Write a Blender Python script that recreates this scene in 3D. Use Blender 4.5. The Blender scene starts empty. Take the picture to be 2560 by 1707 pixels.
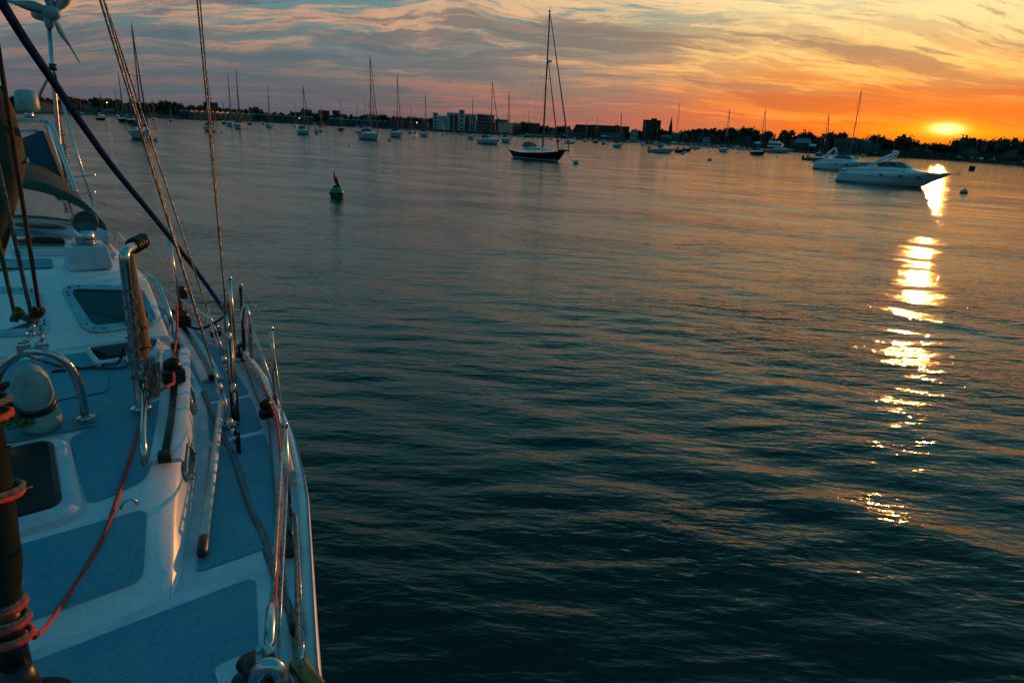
import bpy, bmesh, math, random
import numpy as np
from mathutils import Vector, Matrix
R = math.radians
scene = bpy.context.scene
COL = scene.collection

# ------------------------------------------------------------------ camera
F, ROLL, PITCH, CH = 1707.0, R(2.94), R(17.08), 3.1
cam_d = bpy.data.cameras.new('camera'); cam = bpy.data.objects.new('camera', cam_d); COL.objects.link(cam)
cam_d.sensor_width = 36; cam_d.lens = 36 * F / 2560; cam_d.clip_start = 0.05; cam_d.clip_end = 20000
_fw = Vector((0, math.cos(PITCH), -math.sin(PITCH))); _up0 = Vector((0, math.sin(PITCH), math.cos(PITCH)))
_up = _up0 * math.cos(ROLL) - Vector((1, 0, 0)) * math.sin(ROLL)
_rt = _fw.cross(_up)
cam.matrix_world = Matrix(((_rt.x, _up.x, -_fw.x, 0), (_rt.y, _up.y, -_fw.y, 0), (_rt.z, _up.z, -_fw.z, CH), (0, 0, 0, 1)))
scene.camera = cam

# ------------------------------------------------------------------ light
scene.view_settings.view_transform = 'Standard'; scene.view_settings.look = 'None'
scene.view_settings.exposure = 0.08; scene.view_settings.gamma = 1.0
SUN_AZ, SUN_EL = R(30.4), R(1.68)          # azimuth from +Y towards +X
sun_dir = Vector((math.sin(SUN_AZ) * math.cos(SUN_EL), math.cos(SUN_AZ) * math.cos(SUN_EL), math.sin(SUN_EL)))
ld = bpy.data.lights.new('sun', 'SUN'); ld.energy = 2.0; ld.angle = R(0.5); ld.color = (1.0, 0.34, 0.06)
sun = bpy.data.objects.new('sun', ld); COL.objects.link(sun)
sun.rotation_euler = sun_dir.to_track_quat('Z', 'Y').to_euler(); sun.location = (300, 500, 60)

def nd(nt, kind, ins=None, **props):
    n = nt.nodes.new(kind)
    for k, v in props.items(): setattr(n, k, v)
    for k, v in (ins or {}).items():
        if isinstance(v, bpy.types.NodeSocket): nt.links.new(v, n.inputs[k])
        else: n.inputs[k].default_value = v
    return n
def mth(nt, op, a, b=0.0, c=None):
    ins = {0: a, 1: b}
    if c is not None: ins[2] = c
    return nd(nt, 'ShaderNodeMath', ins, operation=op).outputs[0]
def ramp(nt, fac, stops, interp='LINEAR'):
    n = nd(nt, 'ShaderNodeValToRGB', {0: fac}); cr = n.color_ramp; cr.interpolation = interp
    while len(cr.elements) < len(stops): cr.elements.new(0.5)
    for e, (p, c) in zip(cr.elements, stops):
        e.position = p
        e.color = (c, c, c, 1) if isinstance(c, (int, float)) else (*c, 1)
    return n.outputs[0]
def sstep(nt, x, lo, hi):
    return nd(nt, 'ShaderNodeMapRange', {0: x, 1: lo, 2: hi, 3: 0.0, 4: 1.0}, interpolation_type='SMOOTHSTEP').outputs[0]
def mixc(nt, f, a, b, bt='MIX'):
    n = nd(nt, 'ShaderNodeMix', data_type='RGBA', blend_type=bt)
    for i, v in ((0, f), (6, a), (7, b)):
        if isinstance(v, bpy.types.NodeSocket): nt.links.new(v, n.inputs[i])
        else: n.inputs[i].default_value = v if i == 0 else (*v, 1)
    return n.outputs[2]

def lin(r, g, b): return tuple(((c / 255 + .055) / 1.055) ** 2.4 if c > 10 else c / 255 / 12.92 for c in (r, g, b))

def build_world():
    w = bpy.data.worlds.new('World'); scene.world = w; w.use_nodes = True
    nt = w.node_tree; nt.nodes.clear()
    tc = nd(nt, 'ShaderNodeTexCoord').outputs['Generated']
    sp = nd(nt, 'ShaderNodeSeparateXYZ', {0: tc}); x, y, z = sp.outputs
    el = mth(nt, 'MULTIPLY', mth(nt, 'ARCSINE', z), 57.2958)
    hor = nd(nt, 'ShaderNodeVectorMath', {0: nd(nt, 'ShaderNodeCombineXYZ', {0: x, 1: y, 2: 0.0}).outputs[0]}, operation='NORMALIZE').outputs[0]
    dz = nd(nt, 'ShaderNodeVectorMath', {0: hor, 1: (math.sin(SUN_AZ), math.cos(SUN_AZ), 0)}, operation='DOT_PRODUCT').outputs['Value']
    az = mth(nt, 'MULTIPLY', mth(nt, 'ARCCOSINE', dz), 57.2958)
    # signed horizontal offset from the sun, for the lopsided cloud bank round it
    cz = nd(nt, 'ShaderNodeVectorMath', {0: hor, 1: (math.cos(SUN_AZ), -math.sin(SUN_AZ), 0)}, operation='DOT_PRODUCT').outputs['Value']
    ef = mth(nt, 'DIVIDE', el, 90.0)
    e = lambda d: d / 90
    zen = [(e(19), lin(104, 166, 170)), (e(28), lin(72, 148, 160)), (e(42), (.016, .160, .215)), (e(60), (.014, .19, .29)), (1, (.012, .19, .31))]
    near = ramp(nt, ef, [(0, lin(228, 84, 24)), (e(2), lin(228, 98, 34)), (e(4.5), lin(232, 146, 66)), (e(7), lin(226, 178, 112)), (e(10), lin(212, 198, 156)), (e(15), lin(162, 182, 172))] + zen)
    mid = ramp(nt, ef, [(0, lin(146, 94, 86)), (e(1.5), lin(150, 102, 92)), (e(4.5), lin(158, 134, 114)), (e(7), lin(160, 146, 118)), (e(9.5), lin(116, 148, 142)), (e(13), lin(92, 146, 150))] + zen)
    far = ramp(nt, ef, [(0, lin(92, 86, 94)), (e(2), lin(88, 94, 102)), (e(4.5), lin(92, 106, 112)), (e(7), lin(104, 128, 128)), (e(10), lin(84, 134, 142)), (e(13), lin(72, 136, 148))] + zen)
    back = ramp(nt, ef, [(0, lin(62, 92, 112)), (e(4), lin(62, 100, 120)), (e(10), lin(66, 110, 128)), (e(16), lin(66, 112, 130))] + zen)
    # clouds lie on a high flat layer: direction over height
    inv = mth(nt, 'DIVIDE', 1.0, mth(nt, 'ADD', mth(nt, 'MAXIMUM', z, 0.0), 0.20))
    P = nd(nt, 'ShaderNodeCombineXYZ', {0: mth(nt, 'MULTIPLY', x, inv), 1: mth(nt, 'MULTIPLY', y, inv), 2: 0.0}).outputs[0]
    def warped(src, sc, amt, det=2.0):
        w_ = nd(nt, 'ShaderNodeTexNoise', {'Vector': src, 'Scale': sc, 'Detail': det, 'Roughness': .55}).outputs['Color']
        w_ = nd(nt, 'ShaderNodeVectorMath', {0: w_, 1: (.5, .5, .5)}, operation='SUBTRACT').outputs[0]
        w_ = nd(nt, 'ShaderNodeVectorMath', {0: w_, 'Scale': amt}, operation='SCALE').outputs[0]
        return nd(nt, 'ShaderNodeVectorMath', {0: src, 1: w_}, operation='ADD').outputs[0]
    Pw = warped(P, .6, .75); Pf = warped(Pw, 3.0, .19, 5.0)
    def cl(src, rot, scale, sc, det, rough, loc=0.0):
        m = nd(nt, 'ShaderNodeMapping', {0: src, 1: (loc, loc * .7, loc), 2: (0, 0, R(rot)), 3: scale}).outputs[0]
        return nd(nt, 'ShaderNodeTexNoise', {'Vector': m, 'Scale': sc, 'Detail': det, 'Roughness': rough}).outputs['Fac']
    mass = cl(Pw, -30, (.6, 1.1, 1), .95, 3, .5, 41.3)
    streak = cl(Pf, -22, (0.5, 1.9, 1), 1.9, 9, .60, 3.1)
    fine = cl(Pf, -14, (0.8, 3.4, 1), 4.4, 8, .66, 9.4)
    puff = cl(Pf, 8, (.8, 2.2, 1), 3.6, 9, .64, 17.3)
    dark = cl(Pf, -18, (0.55, 1.9, 1), 1.8, 8, .58, 28.0)
    a1 = sstep(nt, az, 6.0, 27.0); a2 = sstep(nt, az, 16.0, 47.0); a3 = sstep(nt, az, 60.0, 100.0)
    tri = lambda n_, m_, f_, b_: mixc(nt, a3, mixc(nt, a2, mixc(nt, a1, n_, m_), f_), b_)
    c = tri(near, mid, far, back)
    lit_n = ramp(nt, ef, [(0, lin(250, 128, 40)), (e(3), lin(250, 150, 60)), (e(6), lin(255, 208, 116)), (e(11), lin(255, 232, 174)), (e(24), lin(110, 140, 140))])
    lit_m = ramp(nt, ef, [(0, lin(206, 100, 80)), (e(3), lin(224, 124, 84)), (e(6), lin(246, 186, 120)), (e(11), lin(242, 210, 158)), (e(24), lin(90, 125, 130))])
    lit_f = ramp(nt, ef, [(0, lin(98, 96, 104)), (e(2.5), lin(116, 102, 104)), (e(4.5), lin(150, 122, 112)), (e(6.5), lin(204, 152, 120)), (e(11), lin(198, 164, 136)), (e(24), lin(66, 112, 126))])
    lit = tri(lit_n, lit_m, lit_f, lin(92, 116, 128))
    cs = mth(nt, 'ADD', mth(nt, 'MULTIPLY', streak, .48), mth(nt, 'ADD', mth(nt, 'MULTIPLY', fine, .36), mth(nt, 'MULTIPLY', mass, .16)))
    c = mixc(nt, mth(nt, 'MULTIPLY', sstep(nt, cs, .465, .55), .92), c, lit)
    ps = mth(nt, 'ADD', mth(nt, 'MULTIPLY', puff, .65), mth(nt, 'MULTIPLY', mass, .35))
    c = mixc(nt, mth(nt, 'MULTIPLY', mth(nt, 'MULTIPLY', sstep(nt, ps, .515, .59), sstep(nt, el, 3.5, 7.0)), .75), c, lit)
    sh_n = ramp(nt, ef, [(0, lin(205, 84, 38)), (e(4), lin(186, 104, 66)), (e(7), lin(148, 116, 98)), (e(11), lin(100, 102, 106))])
    sh = tri(sh_n, lin(128, 110, 104), lin(80, 96, 108), lin(60, 84, 102))
    dk = mth(nt, 'MULTIPLY', sstep(nt, mth(nt, 'ADD', mth(nt, 'MULTIPLY', dark, .66), mth(nt, 'MULTIPLY', fine, .34)), .488, .57), .8)
    c = mixc(nt, dk, c, sh)
    # a smooth dusky veil low over the horizon on both sides of the sun
    veil = mth(nt, 'MULTIPLY', mth(nt, 'SUBTRACT', 1.0, sstep(nt, mth(nt, 'ADD', el, mth(nt, 'MULTIPLY', mth(nt, 'SUBTRACT', streak, .5), 9.0)), .3, 3.2)), .5)
    c = mixc(nt, veil, c, mixc(nt, a2, mixc(nt, sstep(nt, az, 8.0, 30.0), lin(232, 94, 30), lin(170, 104, 90)), lin(84, 88, 100)))
    bank = mth(nt, 'MULTIPLY', mth(nt, 'MULTIPLY', sstep(nt, el, 1.9, 2.8), mth(nt, 'SUBTRACT', 1.0, sstep(nt, mth(nt, 'ADD', el, mth(nt, 'MULTIPLY', mth(nt, 'SUBTRACT', streak, .5), 7.0)), 3.6, 5.0))), mth(nt, 'SUBTRACT', 1.0, sstep(nt, az, 6.0, 22.0)))
    c = mixc(nt, mth(nt, 'MULTIPLY', bank, .62), c, lin(206, 84, 34))
    # clouds thin out overhead, where the sky is a deep even blue
    c = mixc(nt, sstep(nt, el, 12.0, 24.0), c, ramp(nt, ef, [(0, lin(104, 166, 170))] + zen))
    # glow round the sun behind a thin bank of cloud
    lx = nd(nt, 'ShaderNodeMath', {0: mth(nt, 'ARCSINE', cz), 1: 57.2958}, operation='MULTIPLY').outputs[0]
    front = mth(nt, 'GREATER_THAN', dz, 0.0)
    def glow(wx, wy, e0):
        gx = mth(nt, 'POWER', mth(nt, 'ABSOLUTE', mth(nt, 'DIVIDE', lx, wx)), 2.0)
        gy = mth(nt, 'POWER', mth(nt, 'ABSOLUTE', mth(nt, 'DIVIDE', mth(nt, 'SUBTRACT', el, e0), wy)), 2.0)
        return mth(nt, 'MULTIPLY', mth(nt, 'EXPONENT', mth(nt, 'MULTIPLY', mth(nt, 'ADD', gx, gy), -1.0)), front)
    c = mixc(nt, mth(nt, 'MULTIPLY', glow(8.0, 2.0, 1.2), .5), c, lin(246, 104, 14))
    c = mixc(nt, mth(nt, 'MULTIPLY', glow(4.6, 0.42, 1.45), .85), c, (1.0, .36, .004))
    c = mixc(nt, mth(nt, 'MINIMUM', mth(nt, 'MULTIPLY', glow(1.55, 0.58, 1.6), 1.0), 1.0), c, (1.15, .50, .008))
    core = mth(nt, 'POWER', glow(1.15, .42, 1.62), 1.9)
    c = mixc(nt, core, c, (2.6, 1.9, .6))
    # below the horizon
    c = mixc(nt, sstep(nt, z, -0.02, -0.1), c, (.01, .03, .04))
    sky = nd(nt, 'ShaderNodeTexSky', sky_type='NISHITA', sun_disc=False, sun_elevation=SUN_EL, sun_rotation=SUN_AZ)
    b1 = nd(nt, 'ShaderNodeBackground', {0: c, 1: 0.98})
    b2 = nd(nt, 'ShaderNodeBackground', {0: sky.outputs[0], 1: 0.008})
    out = nd(nt, 'ShaderNodeOutputWorld', {0: nd(nt, 'ShaderNodeAddShader', {0: b1.outputs[0], 1: b2.outputs[0]}).outputs[0]})
    w.cycles.sampling_method = 'MANUAL'; w.cycles.sample_map_resolution = 1024
build_world()

# ------------------------------------------------------------------ helpers
def ray(u, v):
    xx, yy = (u - 1280) / F, (853.5 - v) / F
    c, s = math.cos(ROLL), math.sin(ROLL)
    xr, yr = xx * c - yy * s, xx * s + yy * c
    return Vector((xr, math.cos(PITCH) + yr * math.sin(PITCH), -math.sin(PITCH) + yr * math.cos(PITCH)))
def at(u, v, z=0.0):
    """the point of the level plane at height z that lies in that direction"""
    r = ray(u, v); t = (z - CH) / r.z
    return Vector((r.x * t, r.y * t, z))

def tag(o, label=None, cat=None, group=None, kind=None):
    if label: o['label'] = label
    if cat: o['category'] = cat
    if group: o['group'] = group
    if kind: o['kind'] = kind
    return o
def empty(name, loc=(0, 0, 0), rz=0.0, label=None, cat=None, group=None):
    o = bpy.data.objects.new(name, None); COL.objects.link(o); o.location = loc; o.rotation_euler = (0, 0, rz)
    o.empty_display_size = .1
    return tag(o, label, cat, group)

class MB:
    """collects shapes and links them as one mesh object"""
    def __init__(s): s.v = []; s.f = []; s.sm = []
    def poly(s, verts, faces, smooth=False):
        n = len(s.v); s.v += [tuple(p) for p in verts]
        s.f += [tuple(i + n for i in f) for f in faces]; s.sm += [smooth] * len(faces); return s
    def box(s, c, d, rot=None, M=None, taper=1.0):
        hx, hy, hz = d[0] / 2, d[1] / 2, d[2] / 2
        P = [Vector((sx * hx * (taper if sz > 0 else 1), sy * hy * (taper if sz > 0 else 1), sz * hz)) for sz in (-1, 1) for sy in (-1, 1) for sx in (-1, 1)]
        if rot is not None:
            m = Matrix.Rotation(rot, 3, 'Z'); P = [m @ p for p in P]
        if M is not None: P = [M @ p for p in P]
        P = [p + Vector(c) for p in P]
        return s.poly(P, [(0, 2, 3, 1), (4, 5, 7, 6), (0, 1, 5, 4), (2, 6, 7, 3), (0, 4, 6, 2), (1, 3, 7, 5)])
    def tube(s, pts, r, n=8, cap=True, closed=False, smooth=True):
        pts = [Vector(p) for p in pts]; m = len(pts)
        rr = r if isinstance(r, (list, tuple)) else [r] * m
        V = []; prev = None
        for i, p in enumerate(pts):
            if closed: t = pts[(i + 1) % m] - pts[i - 1]
            else: t = pts[min(i + 1, m - 1)] - pts[max(i - 1, 0)]
            t = t.normalized() if t.length > 1e-9 else Vector((0, 0, 1))
            if prev is None:
                a = Vector((0, 0, 1)) if abs(t.z) < .9 else Vector((1, 0, 0)); u = t.cross(a).normalized()
            else:
                u = prev - t * prev.dot(t)
                u = u.normalized() if u.length > 1e-6 else t.orthogonal().normalized()
            prev = u; w = t.cross(u)
            for k in range(n):
                q = 2 * math.pi * k / n
                V.append(p + (u * math.cos(q) + w * math.sin(q)) * rr[i])
        Fc = []
        for i in range(m if closed else m - 1):
            j = (i + 1) % m
            for k in range(n):
                l = (k + 1) % n
                Fc.append((i * n + k, i * n + l, j * n + l, j * n + k))
        s.poly(V, Fc, smooth)
        if cap and not closed:
            a = len(s.v) - m * n
            s.f.append(tuple(a + k for k in range(n))[::-1]); s.f.append(tuple(a + (m - 1) * n + k for k in range(n))); s.sm += [False, False]
        return s
    def lathe(s, prof, c=(0, 0, 0), n=20, M=None, smooth=True):
        V = []; m = len(prof)
        for r, z in prof:
            for k in range(n):
                q = 2 * math.pi * k / n; p = Vector((r * math.cos(q), r * math.sin(q), z))
                if M is not None: p = M @ p
                V.append(p + Vector(c))
        Fc = [(i * n + k, i * n + (k + 1) % n, (i + 1) * n + (k + 1) % n, (i + 1) * n + k) for i in range(m - 1) for k in range(n)]
        Fc += [tuple(range(n))[::-1], tuple((m - 1) * n + k for k in range(n))]
        return s.poly(V, Fc, smooth)
    def loft(s, rings, closed=False, caps=(False, False), smooth=True):
        """rings: lists of equal length; open strips unless closed"""
        n = len(rings[0]); V = [p for r in rings for p in r]; Fc = []
        for i in range(len(rings) - 1):
            for k in range(n if closed else n - 1):
                l = (k + 1) % n
                Fc.append((i * n + k, i * n + l, (i + 1) * n + l, (i + 1) * n + k))
        s.poly(V, Fc, smooth)
        if caps[0]: s.poly(rings[0], [tuple(range(n))[::-1]])
        if caps[1]: s.poly(rings[-1], [tuple(range(n))])
        return s
    def prism(s, outline, h, M=None, smooth=False):
        """outline (x,y) extruded 0..h along z then M"""
        n = len(outline)
        V = [Vector((p[0], p[1], 0)) for p in outline] + [Vector((p[0], p[1], h)) for p in outline]
        if M is not None: V = [M @ p for p in V]
        Fc = [tuple(range(n))[::-1], tuple(range(n, 2 * n))] + [(k, (k + 1) % n, n + (k + 1) % n, n + k) for k in range(n)]
        return s.poly(V, Fc, smooth)
    def build(s, name, mat, parent=None, bevel=0, fix=True, uncap=None):
        me = bpy.data.meshes.new(name)
        off = Vector((0, 0, 0))
        if parent is not None and parent.get('_abs'): off = Vector(parent['_abs'])
        me.from_pydata([tuple(Vector(p) - off) for p in s.v] if off.length else s.v, [], s.f)
        me.polygons.foreach_set('use_smooth', s.sm)
        if fix:
            b = bmesh.new(); b.from_mesh(me); bmesh.ops.recalc_face_normals(b, faces=b.faces); b.to_mesh(me); b.free()
        me.materials.append(mat)
        o = bpy.data.objects.new(name, me); COL.objects.link(o)
        if parent is not None:
            o.parent = parent
            if parent.get('_abs'): o['_abs'] = tuple(off)
        if bevel:
            m = o.modifiers.new('bevel', 'BEVEL'); m.width = bevel; m.segments = 2; m.limit_method = 'ANGLE'; m.angle_limit = R(35)
        return o

def mat(name, color, rough=.5, speck=0.0, sscale=90.0, metal=0.0, var=0.0, vscale=3.0, bump=0.0, bscale=40.0, spec=.5, coat=0.0, var2=None, stretch=None, trans=0.0, ior=1.45, alpha=1.0, sheen=0.0):
    m = bpy.data.materials.new(name); m.use_nodes = True; nt = m.node_tree
    b = nt.nodes['Principled BSDF']
    b.inputs['Base Color'].default_value = (*color, 1); b.inputs['Roughness'].default_value = rough
    b.inputs['Metallic'].default_value = metal; b.inputs['Specular IOR Level'].default_value = spec
    b.inputs['Coat Weight'].default_value = coat; b.inputs['Coat Roughness'].default_value = .08
    b.inputs['Transmission Weight'].default_value = trans; b.inputs['IOR'].default_value = ior
    b.inputs['Alpha'].default_value = alpha; b.inputs['Sheen Weight'].default_value = sheen
    tc = nd(nt, 'ShaderNodeTexCoord').outputs['Object']
    if stretch: tc = nd(nt, 'ShaderNodeMapping', {0: tc, 3: stretch}).outputs[0]
    if var:
        n = nd(nt, 'ShaderNodeTexNoise', {'Vector': tc, 'Scale': vscale, 'Detail': 6.0, 'Roughness': .62}).outputs['Fac']
        c2 = var2 or tuple(c * (1 - var) for c in color)
        f = sstep(nt, n, .38, .66)
        bc = mixc(nt, f, color, c2)
        if speck:
            g1 = nd(nt, 'ShaderNodeTexNoise', {'Vector': tc, 'Scale': sscale, 'Detail': 3.0, 'Roughness': .7}).outputs['Fac']
            g2 = nd(nt, 'ShaderNodeTexNoise', {'Vector': tc, 'Scale': 13.0, 'Detail': 7.0, 'Roughness': .75, 'Distortion': 1.2}).outputs['Fac']
            k = mth(nt, 'SUBTRACT', 1.0, mth(nt, 'MULTIPLY', sstep(nt, g1, .35, .68), speck))
            k = mth(nt, 'MULTIPLY', k, mth(nt, 'SUBTRACT', 1.0, mth(nt, 'MULTIPLY', sstep(nt, g2, .56, .70), speck * 1.1)))
            bc = mixc(nt, 1.0, bc, nd(nt, 'ShaderNodeCombineColor', {0: k, 1: k, 2: k}).outputs[0], 'MULTIPLY')
        nt.links.new(bc, b.inputs['Base Color'])
        nt.links.new(mth(nt, 'ADD', rough - .04, mth(nt, 'MULTIPLY', f, .1)), b.inputs['Roughness'])
    if bump:
        n = nd(nt, 'ShaderNodeTexNoise', {'Vector': tc, 'Scale': bscale, 'Detail': 4.0}).outputs['Fac']
        bp = nd(nt, 'ShaderNodeBump', {'Height': n, 'Strength': bump, 'Distance': .01}).outputs[0]
        nt.links.new(bp, b.inputs['Normal'])
    return m

# ------------------------------------------------------------------ water
def water():
    m = bpy.data.materials.new('water'); m.use_nodes = True; nt = m.node_tree; b = nt.nodes['Principled BSDF']
    b.inputs['Base Color'].default_value = (.0001, .007, .0048, 1); b.inputs['Roughness'].default_value = .07
    b.inputs['IOR'].default_value = 1.34; b.inputs['Specular IOR Level'].default_value = .5
    g = nd(nt, 'ShaderNodeNewGeometry').outputs['Position']
    def nz(rot, scale, sc, det, rough=.5, dist=0.0):
        mp = nd(nt, 'ShaderNodeMapping', {0: g, 2: (0, 0, R(rot)), 3: scale}).outputs[0]
        return nd(nt, 'ShaderNodeTexNoise', {'Vector': mp, 'Scale': sc, 'Detail': det, 'Roughness': rough, 'Distortion': dist}).outputs['Fac']
    a = nz(8, (.34, 1, 1), 6.0, 3.0, .55, .3)
    c = nz(-20, (.45, 1, 1), 2.2, 2.0, .5, .2)
    d = nz(14, (.42, 1, 1), 12.0, 2.0, .5, .5)
    patch = sstep(nt, nz(38, (.38, 1, 1), .28, 4.0, .6, .4), .44, .64)
    h = mth(nt, 'ADD', mth(nt, 'MULTIPLY', a, .036), mth(nt, 'MULTIPLY', c, .017))
    h = mth(nt, 'ADD', h, mth(nt, 'MULTIPLY', d, .013))
    h = mth(nt, 'MULTIPLY', h, mth(nt, 'ADD', .6, mth(nt, 'MULTIPLY', patch, .8)))
    bp = nd(nt, 'ShaderNodeBump', {'Height': h, 'Strength': 1.0, 'Distance': 1.0}).outputs[0]
    nt.links.new(bp, b.inputs['Normal'])
    # grid: rings grow with distance, spokes are packed in front
    nr = 760
    r = np.concatenate([[0.0], np.geomspace(1.0, 9000.0, nr)])
    r = np.concatenate([[0.0], np.geomspace(1.0, 160.0, nr - 60), np.geomspace(170, 12000.0, 60)])
    front = np.radians(np.linspace(-44, 44, 1150)); back = np.radians(np.linspace(44, 316, 160))[1:-1]
    th = np.concatenate([front, back]); nt_ = len(th)
    Rr, T = np.meshgrid(r, th, indexing='ij')
    X = Rr * np.sin(T); Y = Rr * np.cos(T); Z = np.zeros_like(X)
    rng = np.random.default_rng(7)
    step = np.gradient(r)[:, None]
    def wave(lam, amp, ang, spread, n, env_l=None):
        nonlocal Z
        for _ in range(n):
            l = lam * rng.uniform(.72, 1.35); q = math.radians(ang + rng.normal(0, spread)); k = 2 * np.pi / l
            fade = np.clip(l / (step * 4.0) - .6, 0, 1)
            bend = 0.35 * np.sin((X * .11 + Y * .07) + rng.uniform(0, 6)) + .3 * np.sin(X * .05 - Y * .13 + rng.uniform(0, 6))
            ph = k * (X * math.sin(q) + Y * math.cos(q)) + bend * 2.2 + rng.uniform(0, 6.283)
            e = .55 + .45 * np.sin(X * rng.normal(0, .35) + Y * rng.normal(0, .35) + rng.uniform(0, 6))
            Z += amp / math.sqrt(n) * np.sin(ph) * fade * e
    wave(2.6, .020, 36, 6, 4)      # wash of a passing boat, crests running down to the right
    wave(1.45, .0125, 38, 8, 6)
    wave(.80, .0075, 22, 20, 9)
    wave(.46, .0076, 8, 20, 14)
    wave(.24, .0042, 4, 24, 16)
    wave(9.0, .022, -15, 12, 3)
    Z[-58:] = 0; Z[0] = 0
    V = np.stack([X, Y, Z], -1).reshape(-1, 3)
    nR = len(r); i = np.arange(nR - 1)[:, None]; j = np.arange(nt_)[None, :]; j2 = (j + 1) % nt_
    Q = np.stack([i * nt_ + j, i * nt_ + j2, (i + 1) * nt_ + j2, (i + 1) * nt_ + j], -1).reshape(-1, 4)
    me = bpy.data.meshes.new('water'); me.vertices.add(len(V)); me.vertices.foreach_set('co', V.astype(np.float32).ravel())
    me.loops.add(Q.size); me.loops.foreach_set('vertex_index', Q.astype(np.int32).ravel())
    me.polygons.add(len(Q)); me.polygons.foreach_set('loop_start', np.arange(0, Q.size, 4, dtype=np.int32))
    me.polygons.foreach_set('use_smooth', np.ones(len(Q), bool))
    me.update(calc_edges=True); me.materials.append(m)
    me.flip_normals()
    o = bpy.data.objects.new('water', me); COL.objects.link(o)
    tag(o, 'dark teal harbour water with fine ripples and wash, sunset reflected', None, None, 'structure')
water()

# ------------------------------------------------------------------ materials
def proj_v(p):
    X, Y, Z = p[0], p[1], p[2] - CH
    d = Y * math.cos(PITCH) - Z * math.sin(PITCH); xr = X / d; yr = (Y * math.sin(PITCH) + Z * math.cos(PITCH)) / d
    c, s = math.cos(ROLL), math.sin(ROLL)
    return 1280 + (xr * c + yr * s) * F, 853.5 - (-xr * s + yr * c) * F
def height_to(p, v):
    """height above p that reaches the image row v"""
    lo, hi = 0.0, 90.0
    for _ in range(40):
        m = (lo + hi) / 2
        if proj_v((p[0], p[1], p[2] + m))[1] > v: lo = m
        else: hi = m
    return lo
def mpp(p): return (p[1] * math.cos(PITCH) + (CH - p[2]) * math.sin(PITCH)) / F   # metres per pixel there

M_ = {}
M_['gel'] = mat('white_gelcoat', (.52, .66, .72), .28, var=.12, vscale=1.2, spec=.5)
M_['navy'] = mat('navy_gelcoat', (.004, .008, .014), .4, var=.2, vscale=1.0, spec=.25)
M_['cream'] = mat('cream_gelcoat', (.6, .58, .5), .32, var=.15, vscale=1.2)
M_['greyhull'] = mat('grey_hull_paint', (.16, .2, .22), .35, var=.2)
M_['anti'] = mat('dark_bottom_paint', (.02, .025, .03), .6, var=.3)
M_['stripe'] = mat('pale_boot_stripe', (.35, .5, .5), .4)
M_['glass'] = mat('dark_tinted_glass', (.008, .012, .014), .06, spec=.7)
M_['alu'] = mat('grey_mast_aluminium', (.14, .17, .19), .5, metal=.3, var=.05, vscale=2)
M_['wire'] = mat('rigging_wire', (.12, .13, .14), .4, metal=.8)
M_['chrome'] = mat('stainless_steel', (.55, .57, .58), .16, metal=1.0, var=.15, vscale=6)
M_['canvas'] = mat('dark_blue_canvas', (.012, .025, .045), .85, var=.3, vscale=2.5, bump=.3)
M_['tan'] = mat('tan_canvas', (.14, .13, .1), .85, var=.25, vscale=2.5, bump=.3)
M_['black'] = mat('black_rubber', (.012, .013, .014), .55, var=.2)
M_['clear'] = mat('clear_vinyl', (.5, .55, .55), .15, trans=.75, ior=1.1)
M_['buoyw'] = mat('weathered_white_buoy', (.34, .38, .38), .5, var=.5, vscale=5)
M_['buoyg'] = mat('green_buoy', (.045, .20, .04), .42, var=.35, vscale=4, var2=(.02, .11, .03))
M_['rust'] = mat('dark_weed_stain', (.012, .015, .012), .8, var=.4)
M_['teak'] = mat('weathered_teak', (.16, .1, .06), .6, var=.35, stretch=(1, 8, 1))

HUV = {}
def hull_rings(L, B, fs, fb, rake=.1, stern=.62, counter=.04, n=18, keel=-.45, tum=.86, lvls=7, sheer=.10):
    """rings from stern to bow; each ring runs keel-port-sheer ... mirrored"""
    rings = []
    for i in range(n + 1):
        f = i / n; f = 1 - (1 - f) ** 1.15
        zs = fs + (fb - fs) * f ** 1.6 - sheer * math.sin(math.pi * f)
        pl = stern + (1 - stern) * math.sin(min(f / .42, 1) * math.pi / 2) if f < .42 else max(1 - ((f - .42) / .58) ** 2.3, 0) ** .9
        R_ = []
        for k in range(lvls + 1):
            q = k / lvls; z = keel + (zs - keel) * q
            zr = max(z, keel) / zs
            xb = L * (1 - rake * max(0, 1 - max(zr, -.4)) ** 1.2)
            xs = L * counter * (1 - max(zr, -.3)) * 1.3
            x = xs + (xb - xs) * f - L / 2
            sec = (q ** .42) * (tum + (1 - tum) * q)
            fine = 1 - (.55 * (1 - q) * max(0, (f - .5) / .5))
            R_.append((x, B / 2 * pl * sec * fine, z))
        rings.append([(a, -b, c) for a, b, c in R_[::-1]] + R_[1:])
    return rings
def hull_part(root, name, L, B, fs, fb, m, **kw):
    r = hull_rings(L, B, fs, fb, **kw); h = MB(); h.loft(r, smooth=True)
    h.poly(r[0], [tuple(range(len(r[0])))]); o = h.build(name, m, root)
    d = MB()
    top = [[q[0], q[-1]] for q in r]
    V = []
    for (a, b) in top:
        w = a[1]; c = .03 * abs(w)
        V.append([(a[0], a[1] * .985, a[2] - .02), (a[0], 0, a[2] + c), (b[0], b[1] * .985, b[2] - .02)])
    d.loft(V, smooth=True)
    return o, d, r

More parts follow.
